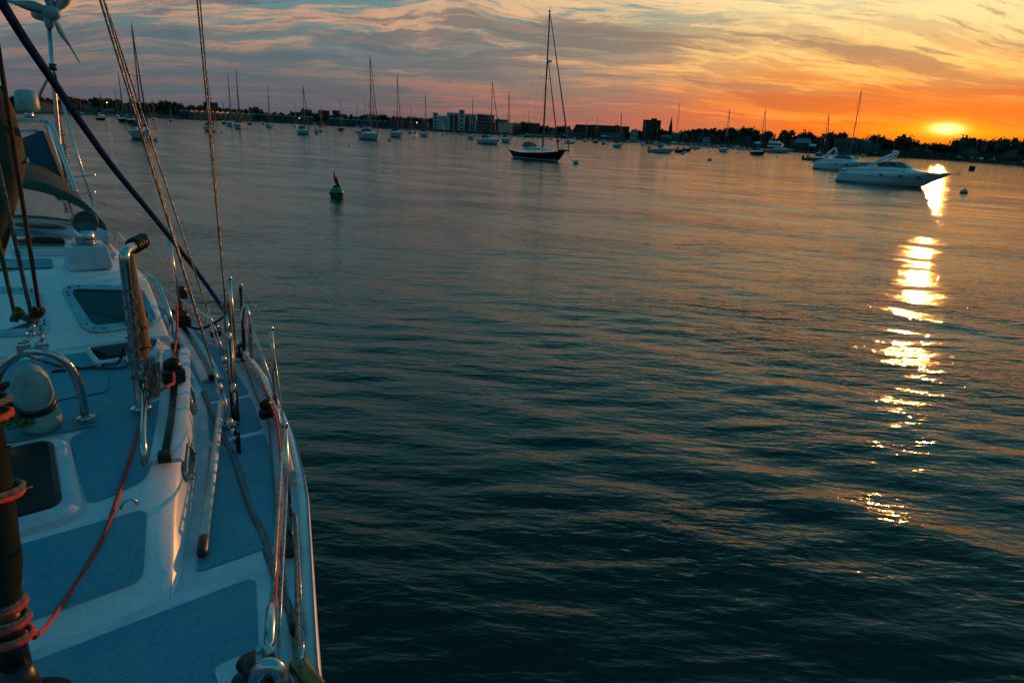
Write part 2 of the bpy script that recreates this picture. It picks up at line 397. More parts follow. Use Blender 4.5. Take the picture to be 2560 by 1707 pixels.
def side_stripe(r, z0, z1, out=.012, lo=None):
    """band laid just proud of the hull between two heights"""
    b = MB(); n = len(r[0]) // 2
    for sgn in (0, 1):
        ra = []
        for q in r:
            s = q[:n + 1][::-1] if sgn == 0 else q[n:]
            def y_at(z):
                for a, c in zip(s, s[1:]):
                    if a[2] <= z <= c[2]:
                        t = (z - a[2]) / (c[2] - a[2] + 1e-9)
                        return a[0] + (c[0] - a[0]) * t, a[1] + (c[1] - a[1]) * t
                return s[-1][0], s[-1][1]
            g = -1 if sgn == 0 else 1
            P0 = y_at(z0); P1 = y_at(z1)
            ra.append([(P0[0], P0[1] + g * out, z0), (P1[0], P1[1] + g * out, z1)])
        b.loft(ra)
    return b

def sailboat(L, mast, rz, loc, kind='white', label='', group=None, detail=2, bimini=False, cover='canvas', dinghy=False, sheer=.1, jib=True, staysail=False, spread=2, bowsprit=0.0, radar=False):
    root = empty('sailboat', loc, rz, label, 'sailboat', group)
    B = L * (.34 if L < 9 else .32); fs, fb = .075 * L + .25, .095 * L + .35
    hm = {'white': 'gel', 'navy': 'navy', 'grey': 'greyhull', 'cream': 'cream'}[kind]
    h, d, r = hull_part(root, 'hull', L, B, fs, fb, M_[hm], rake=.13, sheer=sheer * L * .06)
    d.build('deck', M_['gel'], root)
    if detail >= 1: side_stripe(r, .05, .22).build('boot_stripe', M_['stripe' if kind == 'navy' else 'anti'], root)
    zd = fs + .02
    # cabin trunk
    c = MB(); rings = []
    for f, hh, ww in ((.27, 0.0, .56), (.28, .42, .54), (.42, .46, .56), (.6, .40, .48), (.7, .26, .36), (.745, .0, .26)):
        x = (f - .5) * L; w = B * ww / 2; z0 = zd - .06 + (fb - fs) * f ** 1.6; H = hh * (.7 + L * .03)
        rings.append([(x, -w, z0), (x, -w * .9, z0 + H * .8), (x, -w * .6, z0 + H), (x, w * .6, z0 + H), (x, w * .9, z0 + H * .8), (x, w, z0)])
    c.loft(rings, smooth=True, caps=(True, True)); cab = c.build('cabin', M_['gel'], root)
    if detail >= 2:
        for s in (-1, 1):
            for f in (.33, .39, .45, .52, .59):
                x = (f - .5) * L; w = B * (.555 - .25 * max(0, f - .45)) / 2 * .965
                z0 = zd + .14 + (fb - fs) * f ** 1.6
                MB().box((x, s * w, z0 + .04), (.30, .05, .13), rot=0).build('porthole', M_['glass'], cab, bevel=.02)
    # rig
    xm = .07 * L; zm = zd + .35; rm = .05 + mast * .0035
    mt = MB(); mt.tube([(xm, 0, zd), (xm - .004 * mast, 0, mast * .6), (xm - .012 * mast, 0, mast)], [rm, rm, rm * .7], 8)
    mt.box((xm - .012 * mast - .05, 0, mast + .04), (.36, .1, .1)); 
    mast_o = mt.build('mast', M_['alu'], root)
    mh = MB(); mh.tube([(xm - .012 * mast, 0, mast), (xm - .012 * mast, 0, mast + .55)], .012, 5).tube([(xm - .012 * mast, 0, mast + .2), (xm - .012 * mast + .4, 0, mast + .38)], .012, 5)
    mh.build('masthead_aerial', M_['wire'], mast_o)
    sp = []
    for k in range(spread):
        z = zm + (mast - zm) * ((k + 1) / (spread + 1) * 1.05); w = B * (.34 - .07 * k); sp.append((z, w))
        MB().tube([(xm - .3, -w, z + .06), (xm - .05, 0, z), (xm - .3, w, z + .06)], .028, 6).build('spreader', M_['alu'], mast_o)
    if radar:
        MB().lathe([(.02, -.02), (.24, 0), (.25, .12), (.2, .2), (.02, .23)], (xm + .38, 0, mast * .67), 14).box((xm + .15, 0, mast * .67 - .03), (.34, .08, .05)).build('radar_dome', M_['gel'], mast_o)
    rg = MB(); wr = .009
    top = (xm - .012 * mast, 0, mast)
    bow = (L / 2 - .1 + bowsprit, 0, fb + .05); st = (-L / 2 + .15, 0, fs + .05)
    rg.tube([top, st], wr, 4)
    for s in (-1, 1):
        ch = (xm - .15, s * B * .47, fs + .1 + (fb - fs) * .3)
        pts = [ch] + [(xm - .3, s * w, z + .06) for z, w in sp] + [top]
        rg.tube(pts, wr, 4)
        for dx in (-.7, .6):
            rg.tube([(xm + dx, s * B * .46, ch[2]), (xm - .03, s * .04, sp[0][0] if sp else mast * .6)], wr, 4)
    rg.build('shroud', M_['wire'], root)
    # boom under its sail cover
    zb = zm + 1.0 + .02 * L; xe = -L * .30
    MB().tube([(xm, 0, zb), (xe, 0, zb + .12)], .06, 7).build('boom', M_['alu'], root)
    cv = []
    for f in (0, .15, .5, .85, 1):
        x = xm - .05 + (xe - xm) * f; hh = .42 * (1 - .55 * f); w = .15 * (1 - .3 * f)
        z = zb + .12 * f
        cv.append([(x, -w, z - .02), (x, -w * .9, z + hh * .5), (x, 0, z + hh), (x, w * .9, z + hh * .5), (x, w, z - .02), (x, 0, z - .07)])
    MB().loft(cv, closed=True, caps=(True, True)).build('sail_cover', M_[cover], root)
    def furled(a, b, r0, r1, mm):
        a, b = Vector(a), Vector(b); p0 = a.lerp(b, .06); p1 = a.lerp(b, .95)
        MB().tube([a, p0, a.lerp(b, .2), a.lerp(b, .6), p1, b], [.02, r0, r0, (r0 + r1) / 2, r1, .012], 7).lathe([(.02, -.05), (.11, -.04), (.11, .06), (.02, .07)], tuple(a + (b - a) * .02), 8).build('furled_sail', mm, root)
    if jib: furled(bow, (xm - .012 * mast + .06, 0, mast - .1), .085, .045, M_[cover] if cover == 'canvas' else M_['tan'])
    else: MB().tube([bow, top], .012, 5).build('forestay', M_['wire'], root)
    if staysail: furled((L * .37, 0, fb + .05), (xm, 0, mast * .69), .075, .04, M_['canvas'])
    if bowsprit: MB().tube([(L / 2 - 1.2, 0, fb), (L / 2 + bowsprit, 0, fb + .08)], [.14, .07], 8).tube([(L / 2 + bowsprit, 0, fb), (L / 2 - L * .09, 0, .3)], .015, 4).build('bowsprit', M_['anti'], root)
    # pulpit, pushpit, lifelines
    if detail >= 1:
        p = MB(); pp = MB(); zr = .62
        for s in (-1, 1):
            p.tube([(L / 2 - 1.3, s * B * .20, fb + zr - .05), (L / 2 - .2, s * .18, fb + zr + .02), (L / 2 + bowsprit * .6 + .05, 0, fb + zr + .03)], .018, 5)
            p.tube([(L / 2 - .45, s * .2, fb), (L / 2 - .3, s * .2, fb + zr)], .016, 5).tube([(L / 2 - 1.3, s * B * .20, fb), (L / 2 - 1.3, s * B * .20, fb + zr - .05)], .016, 5)
            pp.tube([(-L / 2 + 1.2, s * B * .40, fs + zr), (-L / 2 + .15, s * B * .30, fs + zr), (-L / 2 + .08, 0, fs + zr)], .018, 5)
            pp.tube([(-L / 2 + .2, s * B * .3, fs), (-L / 2 + .15, s * B * .3, fs + zr)], .016, 5)
        p.build('pulpit', M_['chrome'], root); pp.build('stern_rail', M_['chrome'], root)
        s_ = MB()
        for s in (-1, 1):
            line = []
            for f in (.12, .28, .44, .6, .74, .87):
                q = min(range(len(r)), key=lambda i: abs(r[i][-1][0] - (f - .5) * L)); b_ = r[q][-1]
                s_.tube([(b_[0], s * (b_[1] - .06), b_[2]), (b_[0], s * (b_[1] - .05), b_[2] + zr)], .014, 4); line.append((b_[0], s * (b_[1] - .05), b_[2] + zr))
            s_.tube(line, .007, 4).tube([(a, b, c - .3) for a, b, c in line], .007, 4)
        s_.build('guard_rail', M_['wire'], root)
    if detail >= 1:
        # spray hood
        dg = []
        xd = -.20 * L; w = B * .27
        for dx, hh in ((.75, 0.02), (.55, .42), (0, .62), (-.35, .6)):
            dg.append([(xd + dx, w * math.cos(a) if hh > .1 else w * math.cos(a), zd + .38 + max(hh, 0.02) * math.sin(a) ** .6) for a in (0, .35, .9, math.pi / 2, math.pi - .9, math.pi - .35, math.pi)])
        MB().loft(dg).build('spray_hood', M_[cover], root)
    if bimini:
        z = zd + 1.75; x0, x1, w = -.46 * L, -.24 * L, B * .36
        bm = [[(x, y, z - .25 * (abs(y) / w) ** 2.5 - .1 * abs((x - (x0 + x1) / 2) / (x1 - x0)) * 2) for y in (-w, -w * .7, 0, w * .7, w)] for x in (x0, (x0 * 2 + x1) / 3, (x0 + x1 * 2) / 3, x1)]
        MB().loft(bm).build('bimini', M_[cover], root)
        f_ = MB()
        for s in (-1, 1):
            for x in (x0 + .1, x1 - .1): f_.tube([((x0 + x1) / 2, s * B * .4, zd), (x, s * w, z - .27)], .015, 5)
        f_.build('bimini_frame', M_['chrome'], root)
    if dinghy:
        g = MB(); x = -L / 2 - .55
        g.tube([(x - .1, -1.1, fs + .2), (x - .35, 0, fs + .25), (x - .1, 1.1, fs + .2), (x + .4, 1.0, fs + .2), (x + .4, -1.0, fs + .2)], .2, 10, closed=True)
        g.build('hanging_dinghy', M_['greyhull'], root)
    return root

def motorboat(L, rz, loc, kind='white', label='', style='cuddy', group=None, detail=1, cat='motorboat'):
    root = empty('motorboat', loc, rz, label, cat, group)
    B = L * .33; fs, fb = .07 * L + .28, .1 * L + .42
    hm = {'white': 'gel', 'navy': 'navy', 'grey': 'greyhull', 'cream': 'cream'}[kind]
    h, d, r = hull_part(root, 'hull', L, B, fs, fb, M_[hm], rake=.2, stern=.86, counter=-.01, sheer=.0, tum=.8, keel=-.3)
    d.build('deck', M_['gel'], root)
    side_stripe(r, .02, .14).build('boot_stripe', M_['anti'], root)
    x0 = -L * .02
    c = MB(); rings = []
    for f, hh, ww in ((.40, .0, .72), (.41, .5, .68), (.52, .5, .62), (.66, .36, .5), (.8, .14, .34), (.86, 0, .2)):
        x = (f - .5) * L; w = B * ww / 2; z0 = fs - .03 + (fb - fs) * f ** 1.6; H = hh * L * .11
        rings.append([(x, -w, z0), (x, -w * .9, z0 + H * .75), (x, -w * .55, z0 + H), (x, w * .55, z0 + H), (x, w * .9, z0 + H * .75), (x, w, z0)])
    c.loft(rings, caps=(True, True)); cab = c.build('cabin', M_['gel'], root)
    zc = fs + L * .05
    if style in ('cuddy', 'hardtop', 'canvas'):
        w = MB(); wr_ = []
        for x, z, ww in ((L * .02, zc, .34), (-L * .06, zc + L * .075, .30)):
            wr_.append([(x - L * .12 * a, b * B * ww, z) for a, b in ((1, -1.02), (.3, -.98), (0, -.6), (0, .6), (.3, .98), (1, 1.02))])
        w.loft(wr_).build('windscreen', M_['glass'], cab)
    if style in ('hardtop', 'canvas'):
        zt = zc + L * .19; mm = M_['gel'] if style == 'hardtop' else M_['canvas']
        MB().box((-L * .12, 0, zt), (L * .26, B * .66, .08)).build('hardtop' if style == 'hardtop' else 'canopy', mm, root, bevel=.03)
        f_ = MB()
        for s in (-1, 1):
            for x in (-L * .22, -.01 * L): f_.tube([(x - .1, s * B * .38, fs), (x, s * B * .31, zt)], .025, 5)
        f_.build('canopy_frame', M_['chrome'], root)
    if style == 'flybridge':
        MB().box((-L * .08, 0, zc + L * .09), (L * .42, B * .7, L * .13), taper=.88).build('deckhouse', M_['gel'], root, bevel=.08)
        MB().box((-L * .07, 0, zc + L * .105), (L * .43, B * .71, L * .05), taper=.94).build('window_band', M_['glass'], root)
        MB().box((-L * .12, 0, zc + L * .18), (L * .3, B * .6, L * .05), taper=.9).build('flybridge', M_['gel'], root, bevel=.05)
        MB().tube([(-L * .25, -B * .25, zc + L * .16), (-L * .2, -B * .22, zc + L * .3), (-L * .2, B * .22, zc + L * .3), (-L * .25, B * .25, zc + L * .16)], .07, 6).build('radar_arch', M_['gel'], root)
    if style in ('cuddy', 'canvas', 'open'):
        o = MB(); o.box((-L / 2 - .25, 0, fs + .28), (.42, .36, .5), taper=.7).box((-L / 2 - .2, 0, fs - .3), (.2, .14, .8))
        o.build('outboard_motor', M_['black'], root, bevel=.05)
    p = MB(); zr = .5
    for s in (-1, 1):
        line = [(L * .1, s * B * .40, fb * .9 + .05), (L * .2, s * B * .38, fb * .9 + zr), (L * .38, s * B * .24, fb + zr), (L * .49, 0, fb + zr + .03)]
        p.tube(line, .016, 5)
        for q in line[1:3]: p.tube([(q[0], q[1], fb * .85), q], .012, 4)
    p.build('bow_rail', M_['chrome'], root)
    return root

def buoy(loc, r, label, m='buoyw', group='mooring buoys'):
    root = empty('mooring_buoy', loc, random.uniform(0, 6), label, 'buoy', group)
    n = 10; prof = [(r * math.sin(math.pi * k / n) if 0 < k < n else .01, r * .25 - r * math.cos(math.pi * k / n)) for k in range(n + 1)]
    MB().lathe(prof, n=22).build('ball', M_[m], root)
    b = MB(); b.lathe([(r * 1.004, r * .16), (r * 1.012, r * .25), (r * 1.004, r * .34)], n=22).build('dark_band', M_['rust'], root)
    MB().lathe([(.08 * r + .03, r * 1.2), (.07 * r + .03, r * 1.33), (.01, r * 1.34)], n=10).tube([(-.06, 0, r * 1.28), (-.05, 0, r * 1.5), (.05, 0, r * 1.5), (.06, 0, r * 1.28)], .014, 5).build('mooring_ring', M_['rust'], root)
    return root

def head_for(loc, L, B, wm, rho_def=140):
    """heading that shows a boat of length L with width wm metres; bow on the right and nearer"""
    best, br = 1e9, rho_def
    for rho in range(94, 178, 2):
        w = L * math.sin(R(rho)) * .93 + B * abs(math.cos(R(rho))) * .8
        if abs(w - wm) < best: best, br = abs(w - wm), rho
    az = math.degrees(math.atan2(loc[0], loc[1])) + br
    return math.atan2(math.cos(R(az)), math.sin(R(az)))

random.seed(11)
G = 'sailing boats lying at their moorings'
# u0, u1, waterline v, mast top v, u of mast top, hull, options, label
SAILS = [
 (321, 394, 349, 67, 'white', dict(detail=2, bimini=False, spread=1, sheer=.1), 'large white bow-on sailing boat seen behind the twin shrouds, nearest moored boat on the left'),
 (297, 322, 308, 182, 'navy', dict(detail=1, spread=1), 'dark hulled sailing boat just left of and behind the big bow-on white sailing boat'),
 (318, 342, 312, 170, 'navy', dict(detail=1, spread=2, bimini=True), 'dark hulled sailing boat with canopy directly behind the big bow-on white sailing boat'),
 (249, 262, 294, 231, 'white', dict(detail=0, spread=1), 'small far sailing boat just behind the dark trawler with white wheelhouse'),
 (286, 303, 296, 223, 'white', dict(detail=0, spread=1), 'small white sailing boat with sunlit bow, between the dark trawler and the twin shrouds'),
 (379, 393, 301, 248, 'white', dict(detail=0, spread=1), 'small white sailing boat with short mast, first right of the big bow-on white sailing boat'),
 (422, 433, 305, 261, 'grey', dict(detail=0, spread=1, jib=False), 'tiny grey sailing boat alone on open water left of the double backstay'),
 (508, 547, 330, 185, 'white', dict(detail=2, spread=1), 'white sailing boat half hidden behind the double wire stay near the left of the sheds'),
 (554, 568, 311, 252, 'navy', dict(detail=0, spread=1), 'small dark sailing boat with short mast left of the three close masts'),
 (568, 588, 317, 188, 'white', dict(detail=1, spread=2), 'white sailing boat partly behind its larger neighbour, leftmost of the three close masts'),
 (590, 606, 313, 225, 'grey', dict(detail=0, spread=1, jib=False), 'grey sailing boat whose short mast stands between two taller ones'),
 (582, 616, 323, 176, 'white', dict(detail=2, spread=2, radar=True), 'white sailing boat with the tallest of the three close masts and a radar on it'),
 (618, 630, 312, 262, 'navy', dict(detail=0, spread=1, jib=False), 'tiny dark boat just right of the three close masts'),
 (664, 684, 320, 215, 'white', dict(detail=1, spread=2), 'narrow bow-on white sailing boat alone in front of the long sheds'),
 (733, 744, 318, 261, 'white', dict(detail=0, spread=1, jib=False), 'tiny white sailing boat just behind the stern of the one with arched spray hood'),
 (739, 782, 337, 217, 'white', dict(detail=2, spread=1, bimini=True), 'white sailing boat with arched spray hood lying before the middle of the sheds'),
 (795, 812, 330, 264, 'white', dict(detail=1, spread=1, jib=False), 'small white sailing boat with short bare mast right of the one with arched spray hood'),
 (843, 863, 328, 251, 'navy', dict(detail=1, spread=1, jib=False), 'small dark sailing boat behind the green buoy with the bird'),
 (888, 962, 350, 145, 'white', dict(detail=2, spread=2, bimini=True, dinghy=True, staysail=True, radar=True), 'large pale ketch-like sailing boat with dark bimini and a dinghy hung at its stern'),
 (916, 930, 325, 252, 'white', dict(detail=0, spread=1, jib=False), 'far sailing boat whose short mast stands just left of the tall mast with dark bimini'),
 (969, 1015, 344, 189, 'white', dict(detail=2, spread=2), 'white sailing boat right beside the bow of the one with dark bimini'),
 (1018, 1036, 334, 268, 'white', dict(detail=1, spread=1, jib=False), 'small white sailing boat with a short mast left of the pale apartment block'),
 (1047, 1076, 342, 239, 'white', dict(detail=1, spread=1), 'low white sailing boat with slim mast before the left end of the apartment block'),
 (1102, 1114, 341, 306, 'white', dict(detail=0, spread=0, jib=False), 'tiny white sailing boat with stub mast before the apartment block'),
 (1169, 1189, 348, 245, 'white', dict(detail=1, spread=1), 'bow-on white sailing boat before the right end of the apartment block'),
 (1186, 1259, 361, 208, 'white', dict(detail=2, spread=1, bimini=True), 'long low white sailing boat left of the big navy hulled yacht'),
 (1249, 1284, 357, 234, 'white', dict(detail=1, spread=1, bimini=True), 'white sailing boat partly hidden behind the stern of the big navy hulled yacht'),
 (1312, 1326, 340, 272, 'white', dict(detail=0, spread=0, jib=False), 'far sailing boat with a mast glowing in the sun behind the navy hulled yacht'),
 (1483, 1495, 358, 293, 'navy', dict(detail=0, spread=1, jib=False), 'tiny dark bow-on sailing boat right of the navy hulled yacht'),
 (1457, 1470, 356, 296, 'white', dict(detail=0, spread=0, jib=False), 'tiny white sailing boat just right of the mooring ball of the navy hulled yacht'),
 (1528, 1561, 369, 282, 'white', dict(detail=1, spread=1), 'small white sailing boat left of the square tower block'),
 (1601, 1614, 364, 303, 'white', dict(detail=0, spread=0, jib=False), 'bow-on white sailing boat in front of the square tower block'),
 (1672, 1700, 362, 257, 'white', dict(detail=1, spread=1, radar=True), 'sailing boat with a tall mast standing right of the church steeple'),
 (1792, 1826, 381, 272, 'white', dict(detail=1, spread=0), 'small white sailing boat left of the black hulled one, before the wooded shore'),
 (1872, 1918, 389, 275, 'navy', dict(detail=1, spread=0), 'small black hulled sailing boat before the big docked motor yacht'),
 (2027, 2073, 406, 287, 'navy', dict(detail=1, spread=1), 'black hulled sailing boat behind the stern of the two white cruisers'),
 (2085, 2150, 409, 228, 'white', dict(detail=1, spread=0, jib=False), 'sailing boat with a tall slim mast hidden behind the rear white cruiser'),
]
for u0, u1, vw, vt, kind, opt, lab in SAILS:
    p = at((u0 + u1) / 2, vw); k = mpp(p); wm = (u1 - u0) * k
    mh = height_to(p, vt); L = min(max(mh / 1.38, wm * .98, 4.5), 12.5)
    if mh < 4: mh = height_to(p, vt)
    rz = head_for(p, L, L * .33, wm)
    sailboat(L, mh, rz, p, kind, lab, G, **opt)

# the big navy hulled yacht on its mooring
p = at(1346, 400); mh = height_to(p, 30); k = mpp(p)
navy = sailboat(9.7, mh, head_for(p, 10.2, 3.2, 166 * k), p, 'navy', 'big navy hulled yacht with white stripe and bowsprit, moored in mid-harbour', G, detail=2, bimini=True, cover='tan', staysail=True, radar=True, bowsprit=.75, spread=1, sheer=.5)
BUOYS = [(1440, 410, 7.5, 'grey mooring ball off the bow of the big navy hulled yacht'), (974, 353, 5.5, 'white mooring ball by the bow of the boat with dark bimini'),
 (1035, 347, 2.8, 'small mooring ball in front of the low white sailing boat'), (793, 338, 2.8, 'small dark mooring ball just right of the boat with arched spray hood'),
 (812, 331, 2.2, 'tiny mooring ball beside the short masted white boat'), (554, 333, 3, 'white mooring ball beside the double wire stay'), (620, 323, 2.4, 'mooring ball at the bow of the boat with the radar mast'),
 (698, 315, 1.6, 'tiny far mooring ball right of the lone bow-on white boat'), (1082, 335, 1.5, 'tiny far mooring ball left of the pale apartment block'), (872, 366, 2.6, 'small mooring ball in open water above the bird'),
 (1707, 386, 4.5, 'nearer of two white mooring balls by the bow of the canvas topped cruiser'), (1713, 382, 4.2, 'farther of two white mooring balls by the bow of the canvas topped cruiser'),
 (1738, 377, 2.4, 'small mooring ball below the docked boats'), (1774, 402, 5.4, 'round white mooring ball alone in mid-harbour'), (1845, 383, 2.2, 'small mooring ball between the white and the black hulled sailing boats'),
 (1942, 393, 2.6, 'small mooring ball right of the black hulled sailing boat'), (1519, 362, 1.6, 'tiny mooring ball at the bow of the rowing dinghy'), (1566, 371, 1.6, 'tiny mooring ball at the bow of the small white sailing boat'),
 (2409, 484, 9.0, 'dark and white mooring ball nearest the sun glitter'), (390, 352, 5, 'pale mooring ball under the bow of the big bow-on white sailing boat')]
for u, v, r, lab in BUOYS:
    p = at(u, v); buoy(p, r * mpp(p), lab, 'greyhull' if 'dark and white' in lab else 'buoyw')
# ropes from the bow down to the ball
p0 = navy.matrix_world
hd = Vector((math.cos(navy.rotation_euler.z), math.sin(navy.rotation_euler.z), 0))
bowp = navy.location + hd * 5.2 + Vector((0, 0, 1.3)); bl = at(1440, 410) + Vector((0, 0, .35))
mb = MB()
for o_ in (-.25, .1):
    a = bowp + hd * o_; mb.tube([a.lerp(bl, t) - Vector((0, 0, .5 * math.sin(math.pi * t))) for t in (0, .25, .5, .75, 1)], .02, 5)
tag(mb.build('mooring_line', M_['wire']), 'pair of mooring ropes from the bow of the navy hulled yacht to its ball', 'rope')

# the green ball with the cormorant
gp = at(842, 493); gr = 17.5 * mpp(gp)
gb = empty('mooring_buoy', gp, 0, 'round green mooring ball with a black waterline and a bird perched on top', 'buoy')
n = 16; MB().lathe([(gr * math.sin(math.pi * k / n) if 0 < k < n else .01, gr * .55 - gr * math.cos(math.pi * k / n)) for k in range(n + 1)], n=36).build('ball', M_['buoyg'], gb)
MB().lathe([(gr * .83 + .002, 0.0), (gr * .95, gr * .25), (gr * 1.008, gr * .5), (gr * 1.008, gr * .68)], n=36).build('dark_band', M_['rust'], gb)
MB().lathe([(.15, gr * 1.46), (.1, gr * 1.57), (.05, gr * 1.64), (.02, gr * 1.7)], (-.03, 0, 0), n=12).build('mooring_ring', M_['rust'], gb)

def skin(name, chain, mt, parent=None, sub=2):
    """chain: list of branches; each branch is a list of (point, radius); branches after the first start at an index of the first"""
    b = bpy.data.meshes.new(name); V, E, Rd = [], [], []
    for br in chain:
        start, pts = br
        prev = start
        for pnt, r in pts:
            V.append(tuple(pnt)); Rd.append(r); i = len(V) - 1
            if prev is not None: E.append((prev, i))
            prev = i
    b.from_pydata(V, E, []); o = bpy.data.objects.new(name, b); COL.objects.link(o)
    s = o.modifiers.new('skin', 'SKIN'); s.use_smooth_shade = True
    for i, r in enumerate(Rd):
        b.skin_vertices[0].data[i].radius = (r, r) if not isinstance(r, tuple) else r
    b.skin_vertices[0].data[0].use_root = True
    o.modifiers.new('sub', 'SUBSURF').levels = sub; o.modifiers['sub'].render_levels = sub
    b.materials.append(mt)
    if parent: o.parent = parent
    return o
feather = mat('black_feathers', (.008, .009, .01), .5, var=.5, vscale=30, var2=(.02, .02, .016), bump=.3)
bz = gr * 1.66
bird = skin('cormorant', [
    (None, [((0.02, 0, .10), 0.0715), ((-.02, 0, .19), 0.0884), ((-.06, 0, .27), 0.0715), ((-.085, 0, .33), 0.0390), ((-.085, 0, .38), 0.0273), ((-.066, 0, .425), 0.0234), ((-.075, 0, .465), 0.0247), ((-.105, 0, .478), 0.0286), ((-.14, 0, .475), 0.0143), ((-.185, 0, .468), 0.0065), ((-.198, 0, .461), 0.0052)]),
    (0, [((.06, 0, .04), 0.0546), ((.095, 0, -.02), 0.0286), ((.135, 0, -.09), 0.0234)]),
    (0, [((.01, .035, .04), 0.0208), ((.0, .037, .0), 0.0156), ((-.03, .04, -.012), 0.0130)]),
    (0, [((.01, -.035, .04), 0.0208), ((.0, -.037, .0), 0.0156), ((-.03, -.04, -.012), 0.0130)])], feather)
bird.scale = (1.15, 1.3, 1.12); bird.location = gp + Vector((.02, 0, gr * 1.56 + .02)); bird.rotation_euler.z = R(-8)
tag(bird, 'black cormorant perched upright on the green mooring ball, facing left', 'bird')

# ------------------------------------------------------------------ motor boats
MOTORS = [
 (242, 267, 301, 'navy', 'flybridge', 'dark hulled trawler with white wheelhouse near the left shore'),
 (198, 210, 287, 'white', 'open', 'tiny open boat close under the left shore'),
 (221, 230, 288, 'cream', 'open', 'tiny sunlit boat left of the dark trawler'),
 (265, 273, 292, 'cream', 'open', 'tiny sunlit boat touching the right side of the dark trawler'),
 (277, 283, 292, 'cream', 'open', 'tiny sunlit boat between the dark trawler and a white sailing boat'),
 (499, 509, 302, 'grey', 'open', 'tiny grey boat far behind the double wire stay'),
 (654, 663, 313, 'white', 'hardtop', 'tiny white boat left of the lone bow-on white sailing boat'),
 (784, 800, 333, 'white', 'hardtop', 'small white boat with a hard top touching the short masted white boat'),
 (1034, 1042, 335, 'white', 'hardtop', 'small hard topped boat just right of the short masted boat by the apartment block'),
 (1128, 1141, 335, 'white', 'open', 'tiny low white boat under the left tower of the apartment block'),
 (1145, 1168, 338, 'white', 'cuddy', 'low white boat under the middle tower of the apartment block'),
 (1113, 1123, 337, 'white', 'open', 'tiny low boat right of the stub masted sailing boat'),
 (1412, 1441, 360, 'white', 'cuddy', 'white motorboat seen behind the pulpit of the navy hulled yacht'),
 (1372, 1381, 350, 'white', 'open', 'tiny boat behind the mast of the navy hulled yacht'),
 (1390, 1404, 355, 'white', 'open', 'small low boat between mast and forestay of the navy hulled yacht'),
 (1503, 1517, 362, 'grey', 'open', 'grey rowing dinghy with raised motor left of the small white sailing boat'),
 (1497, 1517, 354, 'white', 'cuddy', 'low white boat moored behind the grey dinghy'),
 (1519, 1531, 357, 'white', 'open', 'tiny low white boat right behind the grey dinghy'),
 (1560, 1579, 358, 'white', 'cuddy', 'white motorboat right of the small white sailing boat'),
 (1584, 1602, 357, 'white', 'cuddy', 'white motorboat directly below the square tower block'),
 (1615, 1628, 361, 'navy', 'cuddy', 'dark motorboat right of the bow-on boat before the tower block'),
 (1694, 1731, 379, 'navy', 'cuddy', 'dark hulled motorboat with raked windscreen right of the canvas topped cruiser'),
 (1686, 1711, 382, 'navy', 'open', 'black hulled boat overlapping the bow of the canvas topped cruiser'),
 (1724, 1755, 373, 'white', 'hardtop', 'white fishing boat with a hard top in front of the docks'),
 (1620, 1691, 383, 'white', 'canvas', 'white cruiser with a canvas canopy and big outboard left of two white balls'),
 (2005, 2040, 401, 'grey', 'cuddy', 'grey low motorboat at the far left of the cluster with the white cruisers'),
]
GM = 'motorboats lying at their moorings'
for u0, u1, vw, kind, style, lab in MOTORS:
    p = at((u0 + u1) / 2, vw); wm = (u1 - u0) * mpp(p)
    L = min(max(wm * 1.1, 4.2), 11); motorboat(L, head_for(p, L, L * .33, wm, 120), p, kind, lab, style, GM)

